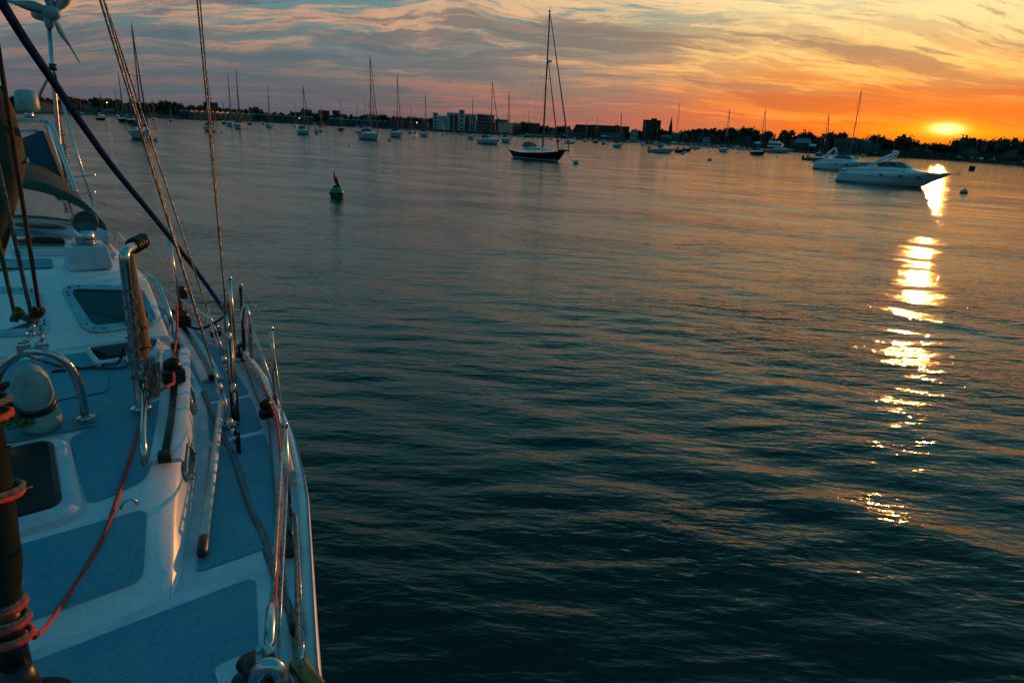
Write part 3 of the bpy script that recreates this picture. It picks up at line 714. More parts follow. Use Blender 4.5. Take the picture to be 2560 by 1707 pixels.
def cruiser(L, rz, loc, label, arch_fwd=False):
    """express cruiser: full rounded stern, long foredeck, radar arch, raked screen"""
    root = empty('cabin_cruiser', loc, rz, label, 'motorboat', 'white express cruisers with radar arches')
    B = L * .33; fs, fb = 1.12, 1.42
    rings = []; NS = 26
    for i in range(NS + 1):
        f = i / NS
        pl = .86 + .14 * math.sin(min(f / .35, 1) * math.pi / 2) if f < .4 else max(1 - ((f - .4) / .6) ** 2.6, 0) ** .8
        pl *= min(1, .80 + 3.2 * f)                       # rounded quarters
        zs = fs + (fb - fs) * f ** 1.3
        R_ = []
        for k, q in enumerate((0, .16, .24, .45, .62, .8, .92, 1.0)):
            z = -.35 + (zs + .35) * q; zr = max(0, z) / zs
            xb = L * (1 - .24 * max(0, 1 - zr) ** 1.1); xs = L * (.035 * zr ** 2)
            x = xs + (xb - xs) * f - L / 2
            sec = (0, .62, .84, .91, .955, 1.0, .985, .93)[k]
            fl = 1 - .5 * (1 - q) * max(0, (f - .45) / .55)
            R_.append((x, B / 2 * pl * sec * fl, z))
        rings.append([(a, -b, c) for a, b, c in R_[::-1]] + R_[1:])
    h = MB(); h.loft(rings); h.poly(rings[0], [tuple(range(len(rings[0])))]); hull = h.build('hull', M_['gel'], root)
    side_stripe(rings, .0, .10, .01).build('boot_stripe', M_['anti'], hull)
    side_stripe(rings, .72, .76, .012).build('rub_rail', M_['greyhull'], hull)
    # crowned deck rising to the screen, falling to the cockpit
    def dz(f): return .50 * math.exp(-((f - .50) / .17) ** 2) + .10 * max(0, 1 - f)
    D = []
    for i in range(NS + 1):
        f = i / NS; a = rings[i][-1]; w = a[1]
        D.append([(a[0], w * q, a[2] - .01 + dz(f) * (1 - abs(q) ** 3.0) + .05 * (1 - q * q)) for q in (-1, -.9, -.7, -.4, 0, .4, .7, .9, 1)])
    MB().loft(D).build('deck', M_['gel'], root)
    zt = fs + .55
    # cockpit coaming sweeping up to the arch
    for s in (-1, 1):
        c = MB(); V = []
        for x, z0, z1 in ((-.47, 1.05, 1.12), (-.38, 1.05, 1.36), (-.25, 1.1, 1.52), (-.1, 1.15, 1.62), (.05, 1.2, 1.66), (.13, 1.2, 1.5)):
            y = B * .44 * s
            V.append([(x * L, y, z0), (x * L, y * .985, z1), (x * L, y * .88, z1), (x * L, y * .86, z0)])
        c.loft(V, closed=True, caps=(True, True)).build('coaming', M_['gel'], root)
    # screen
    w = MB(); rows = []
    pan = ((-.10, -.86), (0.02, -.84), (.10, -.66), (.145, -.30), (.155, 0), (.145, .30), (.10, .66), (.02, .84), (-.10, .86))
    for dx, z, k_ in ((0, 1.62, 1.0), (-.085, 2.12, .88)):
        rows.append([((x + (dx if x > -.05 else dx * .3)) * L, y * B / 2 * k_, z - (0.25 if abs(y) > .85 and z > 2 else 0)) for x, y in pan])
    sc_ = w.loft(rows, smooth=False).build('windscreen', M_['glass'], root)
    fr = MB(); fr.tube(rows[1], .022, 6).tube(rows[0], .02, 6)
    for a, b in zip(rows[0], rows[1]): fr.tube([a, b], .016, 5)
    fr.build('screen_frame', M_['chrome'], sc_)
    # radar arch
    ar = MB(); x0, x1 = (-.24, -.02) if not arch_fwd else (-.30, -.22)
    pr = []
    for t in [k / 14 for k in range(15)]:
        a = math.pi * t; y = -math.cos(a); y = math.copysign(abs(y) ** .55, y) * B * .43; zz = 1.25 + 1.62 * math.sin(a) ** .55
        lean = (zz - 1.25) / 1.62
        cx = (x0 + (x1 - x0) * lean) * L if not arch_fwd else (x0 + (x1 - x0) * lean) * L
        ww = .62 * (1 - .55 * lean)
        pr.append([(cx - ww / 2, y, zz), (cx + ww / 2, y, zz), (cx + ww / 2, y * .93, zz - .10), (cx - ww / 2, y * .93, zz - .10)])
    ao = ar.loft(pr, closed=True, caps=(True, True), smooth=False).build('radar_arch', M_['gel'], root, bevel=.02)
    MB().lathe([(.03, 0), (.29, .02), (.30, .14), (.22, .24), (.02, .27)], (x1 * L, 0, 2.87), 18).build('radar_dome', M_['gel'], ao)
    MB().tube([(x1 * L - .3, .6, 2.8), (x1 * L - .5, .62, 4.1)], .012, 4).build('aerial', M_['wire'], ao)
    for s in (-1, 1):
        for x in (-.06, .11, .26):
            f = x + .5; ring = rings[int(f * NS)]; y = ring[-3][1]
            MB().lathe([(.001, -.03), (1.0, -.03), (1.0, .03), (.001, .03)], n=16, M=Matrix.Rotation(R(90), 3, 'X') @ Matrix.Diagonal((.19, .075, 1)), c=(x * L, s * (y + .0), .93)).build('porthole', M_['glass'], hull)
    rl = MB(); zr = .55
    for s in (-1, 1):
        line = []
        for f in (.62, .68, .76, .84, .91, .96):
            a = rings[int(f * NS)][-1]; line.append((a[0], s * a[1] * .92, a[2] + (zr if f > .63 else .1)))
            rl.tube([(a[0], s * a[1] * .92, a[2]), line[-1]], .013, 5)
        line.append((L / 2 + .1, 0, fb + zr)); rl.tube(line, .017, 6)
    rl.build('bow_rail', M_['chrome'], root)
    a = MB(); a.box((L / 2 + .1, 0, fb - .06), (.8, .3, .06)).tube([(L / 2 - .1, 0, fb + .06), (L / 2 + .62, 0, fb + .02)], .035, 6).tube([(L / 2 + .45, -.16, fb + .1), (L / 2 + .66, 0, fb - .02), (L / 2 + .45, .16, fb + .1)], .035, 6)
    a.build('anchor', M_['chrome'], root)
    MB().box((-.5 * L - .3, 0, .28), (.8, B * .72, .1)).build('swim_platform', M_['gel'], root, bevel=.03)
    st = MB(); st.box((-.12 * L, -.5, 1.5), (.5, .55, .75)).box((-.33 * L, 0, 1.25), (.6, 1.6, .5)); st.build('seat', M_['tan'], root, bevel=.06)
    # registration marks near the bow
    for s in (-1, 1):
        g = MB(); x = .30 * L
        for k, w_ in enumerate((.05, .04, .0, .05, .06, .05, .04, .0, .05, .05)):
            if w_:
                i = min(int((x / L + .5) * NS), NS - 1); g.box((x, s * (rings[i][-2][1] * .985), 1.16), (w_, .02, .09), M=None)
            x += .085
        g.build('registration_mark', M_['anti'], hull)
    return root
p = at(2228, 463); wm = 246 * mpp(p)
cruiser(9.6, head_for(p, 9.6, 3.1, wm, 118), p, 'nearer white cruiser with radar arch and tinted screen, its bow in the sun glitter')
p = at(2108, 427); wm = 121 * mpp(p)
cruiser(8.4, head_for(p, 8.4, 2.9, wm * 1.15, 125), p, 'rear white cruiser with swept radar arch behind the nearer one', arch_fwd=True)
# square dark channel marker
p = at(2428.6, 427); k = mpp(p)
mk = empty('channel_marker', p, .3, 'dark square box marker floating right of the sun glitter', 'marker')
MB().box((0, 0, 5.2 * k), (9.5 * k, 9.5 * k, 12 * k)).build('box', M_['rust'], mk, bevel=.03)
MB().lathe([(.5 * k, -.5), (6 * k, -.3), (6 * k, .1), (.5 * k, .15)], n=16).build('float_collar', M_['black'], mk)

# ------------------------------------------------------------------ land
SHORE = [(-900, 262), (-400, 266), (0, 283), (200, 287), (300, 290), (480, 299), (640, 304), (900, 318), (1270, 337), (1400, 345), (1600, 357), (1800, 368), (2020, 383), (2200, 392), (2400, 403), (2560, 416), (2700, 428), (3000, 455)]
TREETOP = [(-900, 228), (-400, 222), (0, 236), (100, 239), (250, 242), (360, 252), (450, 258), (560, 268), (640, 272), (700, 279), (766, 276), (830, 284), (900, 283), (980, 287), (1064, 294), (1150, 300), (1300, 307), (1345, 308), (1400, 315), (1450, 314), (1520, 318), (1600, 322), (1706, 322), (1750, 317), (1830, 316), (1866, 316), (1885, 328), (1917, 328), (1940, 337), (1964, 326), (1990, 335), (2010, 328), (2040, 334), (2083, 328), (2104, 341), (2140, 339), (2165, 345), (2190, 338), (2230, 343), (2260, 340), (2300, 350), (2330, 356), (2370, 348), (2405, 341), (2440, 345), (2490, 347), (2560, 350), (2700, 352), (3000, 360)]
def interp(T, u):
    for (a, b), (c, d) in zip(T, T[1:]):
        if a <= u <= c: return b + (d - b) * (u - a) / (c - a)
    return T[0][1] if u < T[0][0] else T[-1][1]
def shore_pt(u, back=0.0, z=0.0):
    q = at(u, interp(SHORE, u)); d = Vector((q.x, q.y, 0)).normalized()
    return Vector((q.x, q.y, z)) + d * back
M_['shore'] = mat('shore_earth', (.035, .038, .028), .95, var=.5, vscale=.05, bump=.5, bscale=.6)
M_['hill'] = mat('wooded_hill', (.012, .020, .012), .95, var=.5, vscale=.08, bump=1.0, bscale=.25)
us = list(range(-900, 3001, 50))
rg = []
for u in us:
    e = random.uniform(-.3, .3)
    col_ = [shore_pt(u, -3, -1.2), shore_pt(u, 0, .05), shore_pt(u, 2.5, 1.1 + e * .5), shore_pt(u, 12, 1.5 + e), shore_pt(u, 60, 2.2), shore_pt(u, 400, 3), shore_pt(u, 5000, 3)]
    rg.append(col_)
tag(MB().loft(rg).build('shore', M_['shore']), 'dark low earth bank along the far side of the harbour', kind='structure')
def crest_z(u, back, frac):
    q = shore_pt(u, back, 0); h = height_to((q.x, q.y, 0), interp(TREETOP, u)); return max(h * frac, 1.5)
hl = []
for i in range(0, 196):
    u = -900 + i * 20; c = []
    for back, fr in ((34, .12), (46, .50), (60, .66), (80, .72), (200, .55)):
        q = shore_pt(u, back); h = height_to((q.x, q.y, 0), interp(TREETOP, u)) if back < 100 else 3
        c.append(Vector((q.x, q.y, max(1.0, h * fr * random.uniform(.9, 1.08)))))
    hl.append(c)
tag(MB().loft(hl).build('hill', M_['hill']), 'dark wooded rise behind the shore', kind='structure')

# ------------------------------------------------------------------ trees
M_['bark'] = mat('dark_bark', (.03, .025, .02), .9, var=.4)
M_['leafA'] = mat('dark_foliage', (.010, .020, .010), .8, var=.6, vscale=.6, var2=(.022, .038, .014))
M_['leafB'] = mat('olive_foliage', (.018, .026, .010), .8, var=.6, vscale=.5, var2=(.034, .040, .016))
def crown_mesh(name, seed, m, H, W, blobs, leaves, bare=False):
    rg_ = random.Random(seed); b = MB()
    cs = []
    for k in range(blobs):
        a = rg_.uniform(0, 6.28); rr = W * .34 * math.sqrt(rg_.random()); z = H * rg_.uniform(.38, .84)
        cs.append((rr * math.cos(a), rr * math.sin(a), z, W * rg_.uniform(.15, .27) * (1.15 - .5 * z / H)))
    for k in range(leaves):
        c = rg_.choice(cs); v = Vector((rg_.gauss(0, 1), rg_.gauss(0, 1), rg_.gauss(0, 1))).normalized() * c[3] * (rg_.uniform(.5, 1.0) if rg_.random() < .8 else rg_.uniform(.9, 1.08))
        p = Vector(c[:3]) + v; n = (v + Vector((rg_.uniform(-1, 1), rg_.uniform(-1, 1), rg_.uniform(-.6, 1)))).normalized()
        t = n.orthogonal().normalized(); w = n.cross(t); s = rg_.uniform(.22, .5) * W / 9
        b.poly([p - t * s, p - w * s * .8, p + t * s, p + w * s * .9], [(0, 1, 2, 3)])
    for c in cs:   # inner mass of twigs and leaves
        for k in range(3):
            p = Vector(c[:3]) + Vector((rg_.uniform(-1, 1), rg_.uniform(-1, 1), rg_.uniform(-1, 1))) * c[3] * .35
            n = Vector((rg_.uniform(-1, 1), rg_.uniform(-1, 1), rg_.uniform(-1, 1))).normalized(); t = n.orthogonal().normalized(); w = n.cross(t); s = c[3] * .6
            b.poly([p + (t * math.cos(q) + w * math.sin(q)) * s * rg_.uniform(.6, 1.1) for q in (0, 1, 2, 3.1, 4.2, 5.2)], [(0, 1, 2, 3, 4, 5)])
    t_ = MB(); t_.tube([(0, 0, -1), (.05 * W, 0, H * .25), (0, .03 * W, H * .5), (.03 * W, 0, H * .75)], [W * .035, W * .028, W * .018, W * .006], 6)
    for c in cs[:7]: t_.tube([(0, 0, H * .3), (c[0] * .5, c[1] * .5, (c[2] + H * .3) * .5), c[:3]], [W * .014, W * .01, W * .003], 4)
    return b, t_
def tree_proto(seed, mk_, H, W, blobs, leaves):
    b, t = crown_mesh('crown', seed, mk_, H, W, blobs, leaves)
    root = empty('tree', (0, 0, -50))
    b.build('crown', M_[mk_], root, fix=False); t.build('trunk', M_['bark'], root, fix=False)
    return root, H
PROT = [tree_proto(1, 'leafA', 10, 10, 13, 820), tree_proto(2, 'leafA', 10, 12, 16, 700), tree_proto(3, 'leafB', 10, 8, 10, 520), tree_proto(4, 'leafA', 10, 13, 15, 640), tree_proto(5, 'leafB', 10, 11, 9, 330), tree_proto(6, 'leafA', 10, 7, 9, 480)]
KIND = ['dark rounded tree of the far wooded shore', 'dark broad spreading tree of the far wooded shore', 'olive green slim tree of the far wooded shore', 'dark wide low crowned tree of the far wooded shore', 'loose open crowned tree with sky showing through on the far shore', 'dark narrow tree of the far wooded shore']
used = set()
def put_tree(u, back, vtop, wf=1.0, k=None):
    q = shore_pt(u, back, 0); k = random.randrange(6) if k is None else k
    root, H = PROT[k]; z0 = 1.2
    h = height_to((q.x, q.y, z0), vtop)
    if h < 3: h = 3.0
    if k in used:
        r = root.copy(); COL.objects.link(r)
        for ch in root.children:
            c = ch.copy(); COL.objects.link(c); c.parent = r
    else: r = root; used.add(k)
    # far tall silhouettes stand on rising ground
    sc = min(h, 15) / H; r.location = (q.x, q.y, z0 + max(0, h - 15) * .9)
    r.scale = (sc * wf, sc * wf, sc * (1 if h < 15 else min(1.1, h / 15))); r.rotation_euler.z = random.uniform(0, 6.28)
    tag(r, KIND[k], 'tree', KIND[k] + 's, a row of look-alikes'); return r
random.seed(5)
u = -560.0
while u < 2760:
    q = shore_pt(u, 50); k = mpp(q); w_px = 9.0 / k
    for back in (42, 68):
        uu = u + random.uniform(-.35, .35) * w_px
        vt = interp(TREETOP, uu) + random.uniform(-1.0, 5.0) * (1 if back == 68 else 1.8)
        put_tree(uu, back + random.uniform(-5, 5), vt, random.uniform(.8, 1.15))
    u += w_px * random.uniform(.55, .85)
# lone crowns that stand above the rest
for uu, vt, k in ((569, 266, 5), (637, 265, 0), (766, 271, 3), (1212, 296, 0), (1314, 301, 1), (1340, 304, 5), (1866, 313, 1), (1917, 325, 0), (1964, 321, 0), (2010, 325, 4), (2083, 324, 1), (2181, 336, 3), (2253, 335, 4), (2404, 337, 4), (2488, 344, 3), (2530, 344, 4), (410, 244, 5), (430, 252, 0)):
    put_tree(uu, 58, vt, .95, k)

# reeds and scrub on the bank under the sun
sc = MB(); rr = random.Random(9)
for i in range(5200):
    u = rr.uniform(1850, 2960); q = shore_pt(u, rr.uniform(.5, 26), 0); z = 1.0 if rr.random() < .7 else 1.6
    h = rr.uniform(.5, 2.1); s = rr.uniform(.15, .5); a = rr.uniform(0, 3.14); dx, dy = math.cos(a) * s, math.sin(a) * s
    sc.poly([(q.x - dx, q.y - dy, z - .5), (q.x + dx, q.y + dy, z - .5), (q.x + dx * .6, q.y + dy * .6, z + h), (q.x - dx * .5, q.y - dy * .5, z + h * .8)], [(0, 1, 2, 3)])
M_['reed'] = mat('reeds', (.06, .055, .025), .9, var=.5, vscale=.2)
tag(sc.build('reeds', M_['reed'], fix=False), 'reeds and scrub on the bank below the sunset', 'reeds', kind='stuff')

# ------------------------------------------------------------------ buildings
M_['conc'] = mat('pale_concrete', (.30, .33, .34), .8, var=.25, vscale=.3)
M_['conc2'] = mat('grey_concrete', (.14, .16, .17), .85, var=.25, vscale=.3)
M_['brickd'] = mat('dark_brick', (.05, .035, .03), .9, var=.3, vscale=.4)
M_['roofw'] = mat('shade_tinted_white_roof', (.13, .40, .50), .5, var=.2, vscale=.5)  # white sheeting, red cut from its colour so it reads as shaded
M_['wallg'] = mat('weathered_grey_boards', (.08, .10, .105), .85, var=.3, vscale=.4)
M_['win'] = mat('dark_window_glass', (.01, .014, .018), .45, spec=.5)
M_['door'] = mat('dark_board_door', (.03, .04, .045), .95, var=.3)
M_['pink'] = mat('peach_rendered_wall', (.42, .30, .24), .8, var=.15, vscale=.3)
def frame_at(u0, u1, vb, back):
    um = (u0 + u1) / 2; q = shore_pt(um, back, 0); d = Vector((q.x, q.y, 0)).normalized(); x = Vector((d.y, -d.x, 0))
    return q, d, x, mpp(q)
def block(name, u0, u1, vt, back, depth, m, label, cat='building', storeys=0, cols=0, yaw=0.0, group=None, z0=.8, win='win', strips=None, bands=0, extra=(), wf=1.0):
    q, d, x, k = frame_at(u0, u1, 0, back); W = (u1 - u0) * k * wf; h = height_to(q, vt) - z0
    root = empty(name, q + d * depth / 2 + Vector((0, 0, z0)), math.atan2(x.y, x.x) + yaw, label, cat, group)
    w = MB(); w.box((0, 0, h / 2), (W, depth, h)); w.build('wall', m, root)
    MB().box((0, 0, h + .15), (W + .3, depth + .3, .3)).build('parapet', m, root)
    y = -depth / 2
    if strips:
        for a, b in strips:
            MB().box(((a + b) / 2 * W - W / 2, y - .0, h * .47), ((b - a) * W, .3, h * .84)).build('window_strip', M_[win], root)
            g = MB()
            for s in range(1, storeys): g.box(((a + b) / 2 * W - W / 2, y - .16, h * .05 + h * .84 * s / storeys), ((b - a) * W, .1, .22))
            g.build('spandrel', M_['conc2'], root)
    elif bands:
        for s in range(bands):
            z = h * (s + .55) / bands
            MB().box((0, y, z), (W * .96, .24, h / bands * .45)).build('window_band', M_[win], root)
            MB().box((0, y - .35, z - h / bands * .34), (W * .98, .7, .22)).build('balcony_slab', m, root)
    elif storeys:
        for s in range(storeys):
            for c in range(cols):
                MB().box(((c + .5) / cols * W - W / 2, y, h * (s + .55) / storeys), (W / cols * .5, .16, h / storeys * .45)).build('window', M_[win], root)
    for (a, b, vt2, m2, nm) in extra:
        h2 = height_to(q, vt2) - z0
        MB().box((((a + b) / 2) * W - W / 2, 0, (h + h2) / 2), ((b - a) * W, depth * .5, h2 - h)).build(nm, m2, root)
    return root, W, h, k
# apartment block, left to right
block('apartment_tower', 1082, 1094, 283, 8, 12, M_['conc'], 'narrow pale tower with dark balconies at the left end of the waterfront apartment block', storeys=5, cols=1)
block('apartment_wing', 1094.5, 1116, 291, 9, 12, M_['conc'], 'blank pale low wing between the narrow left tower and the striped block', storeys=0)
block('apartment_block', 1116.5, 1146, 283, 7, 14, M_['conc'], 'pale apartment block with two dark window strips left of the tall stair tower', strips=((.27, .52), (.62, .90)), storeys=7)
block('stair_tower', 1146.5, 1160, 276, 6, 12, M_['conc'], 'tallest pale stair tower in the middle of the apartment block', storeys=5, cols=1)
block('apartment_block', 1160.5, 1190, 287, 7, 14, M_['conc'], 'pale apartment block with two dark window strips right of the tall stair tower', strips=((.05, .40), (.52, .85)), storeys=7)
block('apartment_block', 1191, 1234, 288, 8, 16, M_['conc2'], 'grey stepped apartment block with pale floor bands right of the striped blocks', bands=5, extra=((.0, .35, 286, M_['conc2'], 'roof_plant'),))
block('apartment_block', 1235, 1257, 300, 8, 14, M_['conc2'], 'dim grey block with rows of balconies left of the sunlit one', bands=6, extra=((.3, .55, 296, M_['conc2'], 'roof_plant'),))
block('office_block', 1240, 1270, 300, 30, 14, M_['brickd'], 'dark flat roofed block rising behind the dim grey balconies', storeys=5, cols=4)
block('apartment_block', 1258, 1304, 308.5, 26, 14, M_['pink'], 'sunlit orange apartment block with five rows of balconies', bands=6, yaw=R(72), wf=2.6)
block('office_block', 1322, 1347, 309, 18, 14, M_['brickd'], 'dark block between the glowing mast and the navy yacht mast', storeys=4, cols=4)
block('office_block', 1436, 1475, 313, 26, 20, M_['brickd'], 'long dark flat roofed hall at the left of the hospital-like range', storeys=5, cols=7)
block('office_block', 1475, 1570, 315.5, 30, 20, M_['brickd'], 'long dark office range with a small roof hut left of the square tower', storeys=5, cols=14, extra=((.62, .72, 312, M_['brickd'], 'roof_hut'),))
block('waterfront_hall', 1500, 1560, 334, 10, 12, M_['conc2'], 'low grey waterfront hall in front of the long dark office range', storeys=2, cols=8)
block('tower_block', 1603, 1646.6, 301.5, 38, 22, M_['brickd'], 'dark square tower block with a roof hut, tallest building on the shore', storeys=10, cols=5, extra=((.43, .76, 295.6, M_['brickd'], 'roof_hut'),))
block('far_tower', 513, 546, 257, 90, 20, M_['brickd'], 'dark flat topped building above the trees behind the double wire stay', storeys=4, cols=4)
block('far_tower', 797, 824, 277, 90, 20, M_['brickd'], 'left of two dark flat roofs above the trees beside the rounded tree', storeys=3, cols=4)
block('far_tower', 832, 850, 277.5, 90, 20, M_['brickd'], 'right of two dark flat roofs above the trees beside the rounded tree', storeys=3, cols=4)
block('house', 217, 242, 272, 10, 12, M_['conc2'], 'grey house at the water edge left of the dark trawler', storeys=2, cols=4)
block('house', 1883, 1893, 328, 60, 8, M_['brickd'], 'dark chimneyed house top between the trees above the docks', storeys=2, cols=2)
block('harbour_shed', 2082, 2150, 349, 24, 14, M_['wallg'], 'long low grey shed behind the two white cruisers', storeys=1, cols=9)
block('waterfront_hall', 1400, 1470, 333, 10, 10, M_['wallg'], 'low dim waterfront hall behind the bow of the navy yacht', storeys=1, cols=8)
block('waterfront_hall', 978, 1085, 307, 8, 12, M_['wallg'], 'long low grey hall with window band between the white sheds and the apartment block', bands=2)
# sawtooth roofed sheds
def sheds(u0, u1, vt0, vt1, n, label, bright):
    root = empty('waterfront_shed', (0, 0, 0), 0, label, 'building', 'long white roofed waterfront sheds'); mid = shore_pt((u0 + u1) / 2, 6); root.location = mid; root['_abs'] = tuple(mid)
    W = MB(); Rf = MB(); doors = []
    P = []
    for i in range(n + 1):
        u = u0 + (u1 - u0) * i / n; q = shore_pt(u, 6); vt = vt0 + (vt1 - vt0) * i / n; P.append((q, height_to(q, vt)))
    for i in range(n):
        (a, ha), (b, hb) = P[i], P[i + 1]; h = (ha + hb) / 2; d = Vector((a.x, a.y, 0)).normalized() * 16
        z0 = .6; e = h - 1.15
        A, B = a, b; m_ = (A + B) / 2
        W.poly([A + Vector((0, 0, z0)), B + Vector((0, 0, z0)), B + Vector((0, 0, e)), A + Vector((0, 0, e)), A + d + Vector((0, 0, z0)), B + d + Vector((0, 0, z0)), B + d + Vector((0, 0, e)), A + d + Vector((0, 0, e))],
               [(0, 1, 2, 3), (4, 7, 6, 5), (0, 4, 5, 1), (3, 2, 6, 7), (0, 3, 7, 4), (1, 5, 6, 2)])
        f = -d.normalized() * .5
        Rf.poly([A + f + Vector((0, 0, e)), B + f + Vector((0, 0, e)), m_ + f + Vector((0, 0, h)), A + d + Vector((0, 0, e)), B + d + Vector((0, 0, e)), m_ + d + Vector((0, 0, h))], [(0, 1, 2), (3, 5, 4), (0, 2, 5, 3), (1, 4, 5, 2), (0, 3, 4, 1)])
        x = (B - A)
        doors.append((A + x * .14 + f * .12, B - x * .14 + f * .12, z0 + .5, e - .7, m_))
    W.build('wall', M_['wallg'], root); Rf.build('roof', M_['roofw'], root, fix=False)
    for A, B, a0, a1, m_ in doors:
        g = MB(); g.poly([A + Vector((0, 0, a0)), B + Vector((0, 0, a0)), B + Vector((0, 0, a1)), A + Vector((0, 0, a1))], [(0, 1, 2, 3)])
        t = Vector((m_.x, m_.y, 0)).normalized() * .12
        g.poly([A + t + Vector((0, 0, a0)), B + t + Vector((0, 0, a0)), B + t + Vector((0, 0, a1)), A + t + Vector((0, 0, a1))], [(0, 3, 2, 1)])
        g.build('door', M_['door'], root)
sheds(449, 785, 273, 291, 26, 'very long waterfront shed with a white zigzag roof on the left shore', True)
sheds(823, 970, 294, 301.5, 11, 'shorter waterfront shed with a white zigzag roof left of the grey hall', True)
def pier(u0, u1, z=1.1, label='', n=24, back=-3):
    root = empty('quay', (0, 0, 0), 0, label, 'quay'); mid = shore_pt((u0 + u1) / 2, back); root.location = mid; root['_abs'] = tuple(mid)
    D = MB(); F_ = MB()
    pts = [shore_pt(u0 + (u1 - u0) * i / n, back) for i in range(n + 1)]
    rs = []
    for q in pts:
        d = Vector((q.x, q.y, 0)).normalized()
        rs.append([q + Vector((0, 0, z - .3)), q + Vector((0, 0, z)), q + d * 4 + Vector((0, 0, z)), q + d * 4 + Vector((0, 0, z - .3))])
    D.loft(rs, closed=True, caps=(True, True), smooth=False).build('deck', M_['teak'], root)
    for q in pts: MB().tube([(q.x, q.y, -.8), (q.x, q.y, z + .7)], .14, 6).build('pile', M_['rust'], root)
pier(470, 975, 1.2, 'long low quay in front of the white roofed sheds', 40)
pier(1085, 1300, 1.2, 'dark quay under the apartment block', 20)
pier(1740, 2100, .9, 'wooden boat dock with tall piles on the right shore', 26, back=-6)
# church steeple
q, d, x, k = frame_at(1664, 1680, 0, 45)
ch = empty('church_steeple', q, math.atan2(x.y, x.x), 'slender pointed church steeple right of the square tower block', 'church')
hb = height_to(q, 322); ht = height_to(q, 291); w = 8.0 * k
MB().box((0, 0, hb / 2), (w, w, hb)).build('belfry', M_['brickd'], ch)
for s in (-1, 1): MB().box((s * w * .24, -w / 2, hb * .86), (w * .2, .1, hb * .1)).build('louvre', M_['win'], ch)
MB().lathe([(w * .62, hb), (w * .42, hb + (ht - hb) * .25), (w * .2, hb + (ht - hb) * .65), (.05, ht)], n=8, smooth=False).build('spire', M_['brickd'], ch)
MB().tube([(0, 0, ht - .3), (0, 0, ht + 1.4)], .06, 4).build('cross', M_['brickd'], ch)
# houses with pitched roofs among the trees
def house(u0, u1, ve, vr, back, m, label, rm='wallg'):
    q, d, x, k = frame_at(u0, u1, 0, back); W = (u1 - u0) * k; e = height_to(q, ve); h = height_to(q, vr)
    root = empty('house', q + d * 4, math.atan2(x.y, x.x), label, 'house')
    MB().box((0, 0, e / 2 + .3), (W, 8, e)).build('wall', m, root)
    r_ = MB(); r_.poly([(-W / 2 - .4, -4.5, e), (W / 2 + .4, -4.5, e), (W / 2 + .4, 4.5, e), (-W / 2 - .4, 4.5, e), (-W / 2 + W * .1, 0, h), (W / 2 - W * .1, 0, h)], [(0, 1, 5, 4), (2, 3, 4, 5), (1, 2, 5), (3, 0, 4), (0, 3, 2, 1)])
    rf = r_.build('roof', M_[rm], root); MB().box((W * .2, .5, h), (.8, .8, 1.6)).build('chimney', M_['brickd'], rf)
    n = max(2, int(W / 3))
    for i in range(n): MB().box(((i + .5) / n * W - W / 2, -4.0, e * .6), (W / n * .4, .16, e * .3)).build('window', M_['win'], root)
house(1985, 2022, 358, 346, 16, M_['wallg'], 'grey house with a big pale roof among the trees behind the docks', 'conc2')
house(1575, 1592, 330, 324, 20, M_['conc'], 'small pale gabled house left of the square tower block')
house(1650, 1676, 345, 337, 12, M_['wallg'], 'dim arched boathouse below the steeple')
house(1755, 1772, 350, 343, 12, M_['conc'], 'small pale hut under the trees behind the docked boats')
house(262, 286, 279, 272, 12, M_['wallg'], 'grey gabled house on the left shore behind the dark trawler')
house(2150, 2172, 356, 350, 14, M_['wallg'], 'low dark gabled shed left of the sunset trees')
# pale canopies on the docks
for u0, u1, v, lab in ((1884, 1898, 357, 'pale tent roof on the dock left of the big motor yacht'), (2020, 2036, 363, 'pale slanted awning lit at the dock behind the black sailing boat'), (1502, 1517, 340, 'small pale awning in front of the long dark office range'), (1406, 1420, 338, 'pale flat canopy on the quay behind the navy yacht')):
    q, d, x, k = frame_at(u0, u1, 0, 1); W = (u1 - u0) * k; h = height_to(q, v)
    root = empty('awning', q, math.atan2(x.y, x.x), lab, 'awning')
    MB().poly([(-W / 2, -2, h - .5), (W / 2, -2, h - .5), (W / 2, 2, h + .5), (-W / 2, 2, h + .5), (-W / 2, -2, h - .6), (W / 2, -2, h - .6), (W / 2, 2, h + .4), (-W / 2, 2, h + .4)], [(0, 1, 2, 3), (4, 7, 6, 5), (0, 4, 5, 1), (1, 5, 6, 2), (2, 6, 7, 3), (3, 7, 4, 0)]).build('roof', M_['roofw'], root)
    for sx in (-1, 1):
        for sy in (-1, 1): MB().tube([(sx * W * .45, sy * 1.8, .5), (sx * W * .45, sy * 1.8, h - .1)], .06, 5).build('post', M_['alu'], root)
# small lights along the waterfront, already on
lm = bpy.data.materials.new('lit_lamp'); lm.use_nodes = True; b_ = lm.node_tree.nodes['Principled BSDF']; b_.inputs['Emission Color'].default_value = (1, .8, .45, 1); b_.inputs['Emission Strength'].default_value = 6
for u, v, lab in ((749, 296, 'lit lamp on a post at the middle of the zigzag roofed sheds'), (1042, 307, 'lit yellow lamp on the grey hall left of the apartment block'), (1387, 318, 'lit orange lamp among the trees right of the navy yacht mast'), (271, 257, 'lit lamp on the wooded hill above the dark trawler')):
    q = shore_pt(u, 1.5); h = height_to(q, v); root = empty('street_lamp', (q.x, q.y, .5), 0, lab, 'lamp')
    MB().tube([(0, 0, 0), (0, 0, h - .6)], .06, 6).build('post', M_['alu'], root)
    MB().lathe([(.02, h - .65), (.3, h - .55), (.3, h - .35), (.02, h - .25)], n=10).build('lamp_head', lm, root)

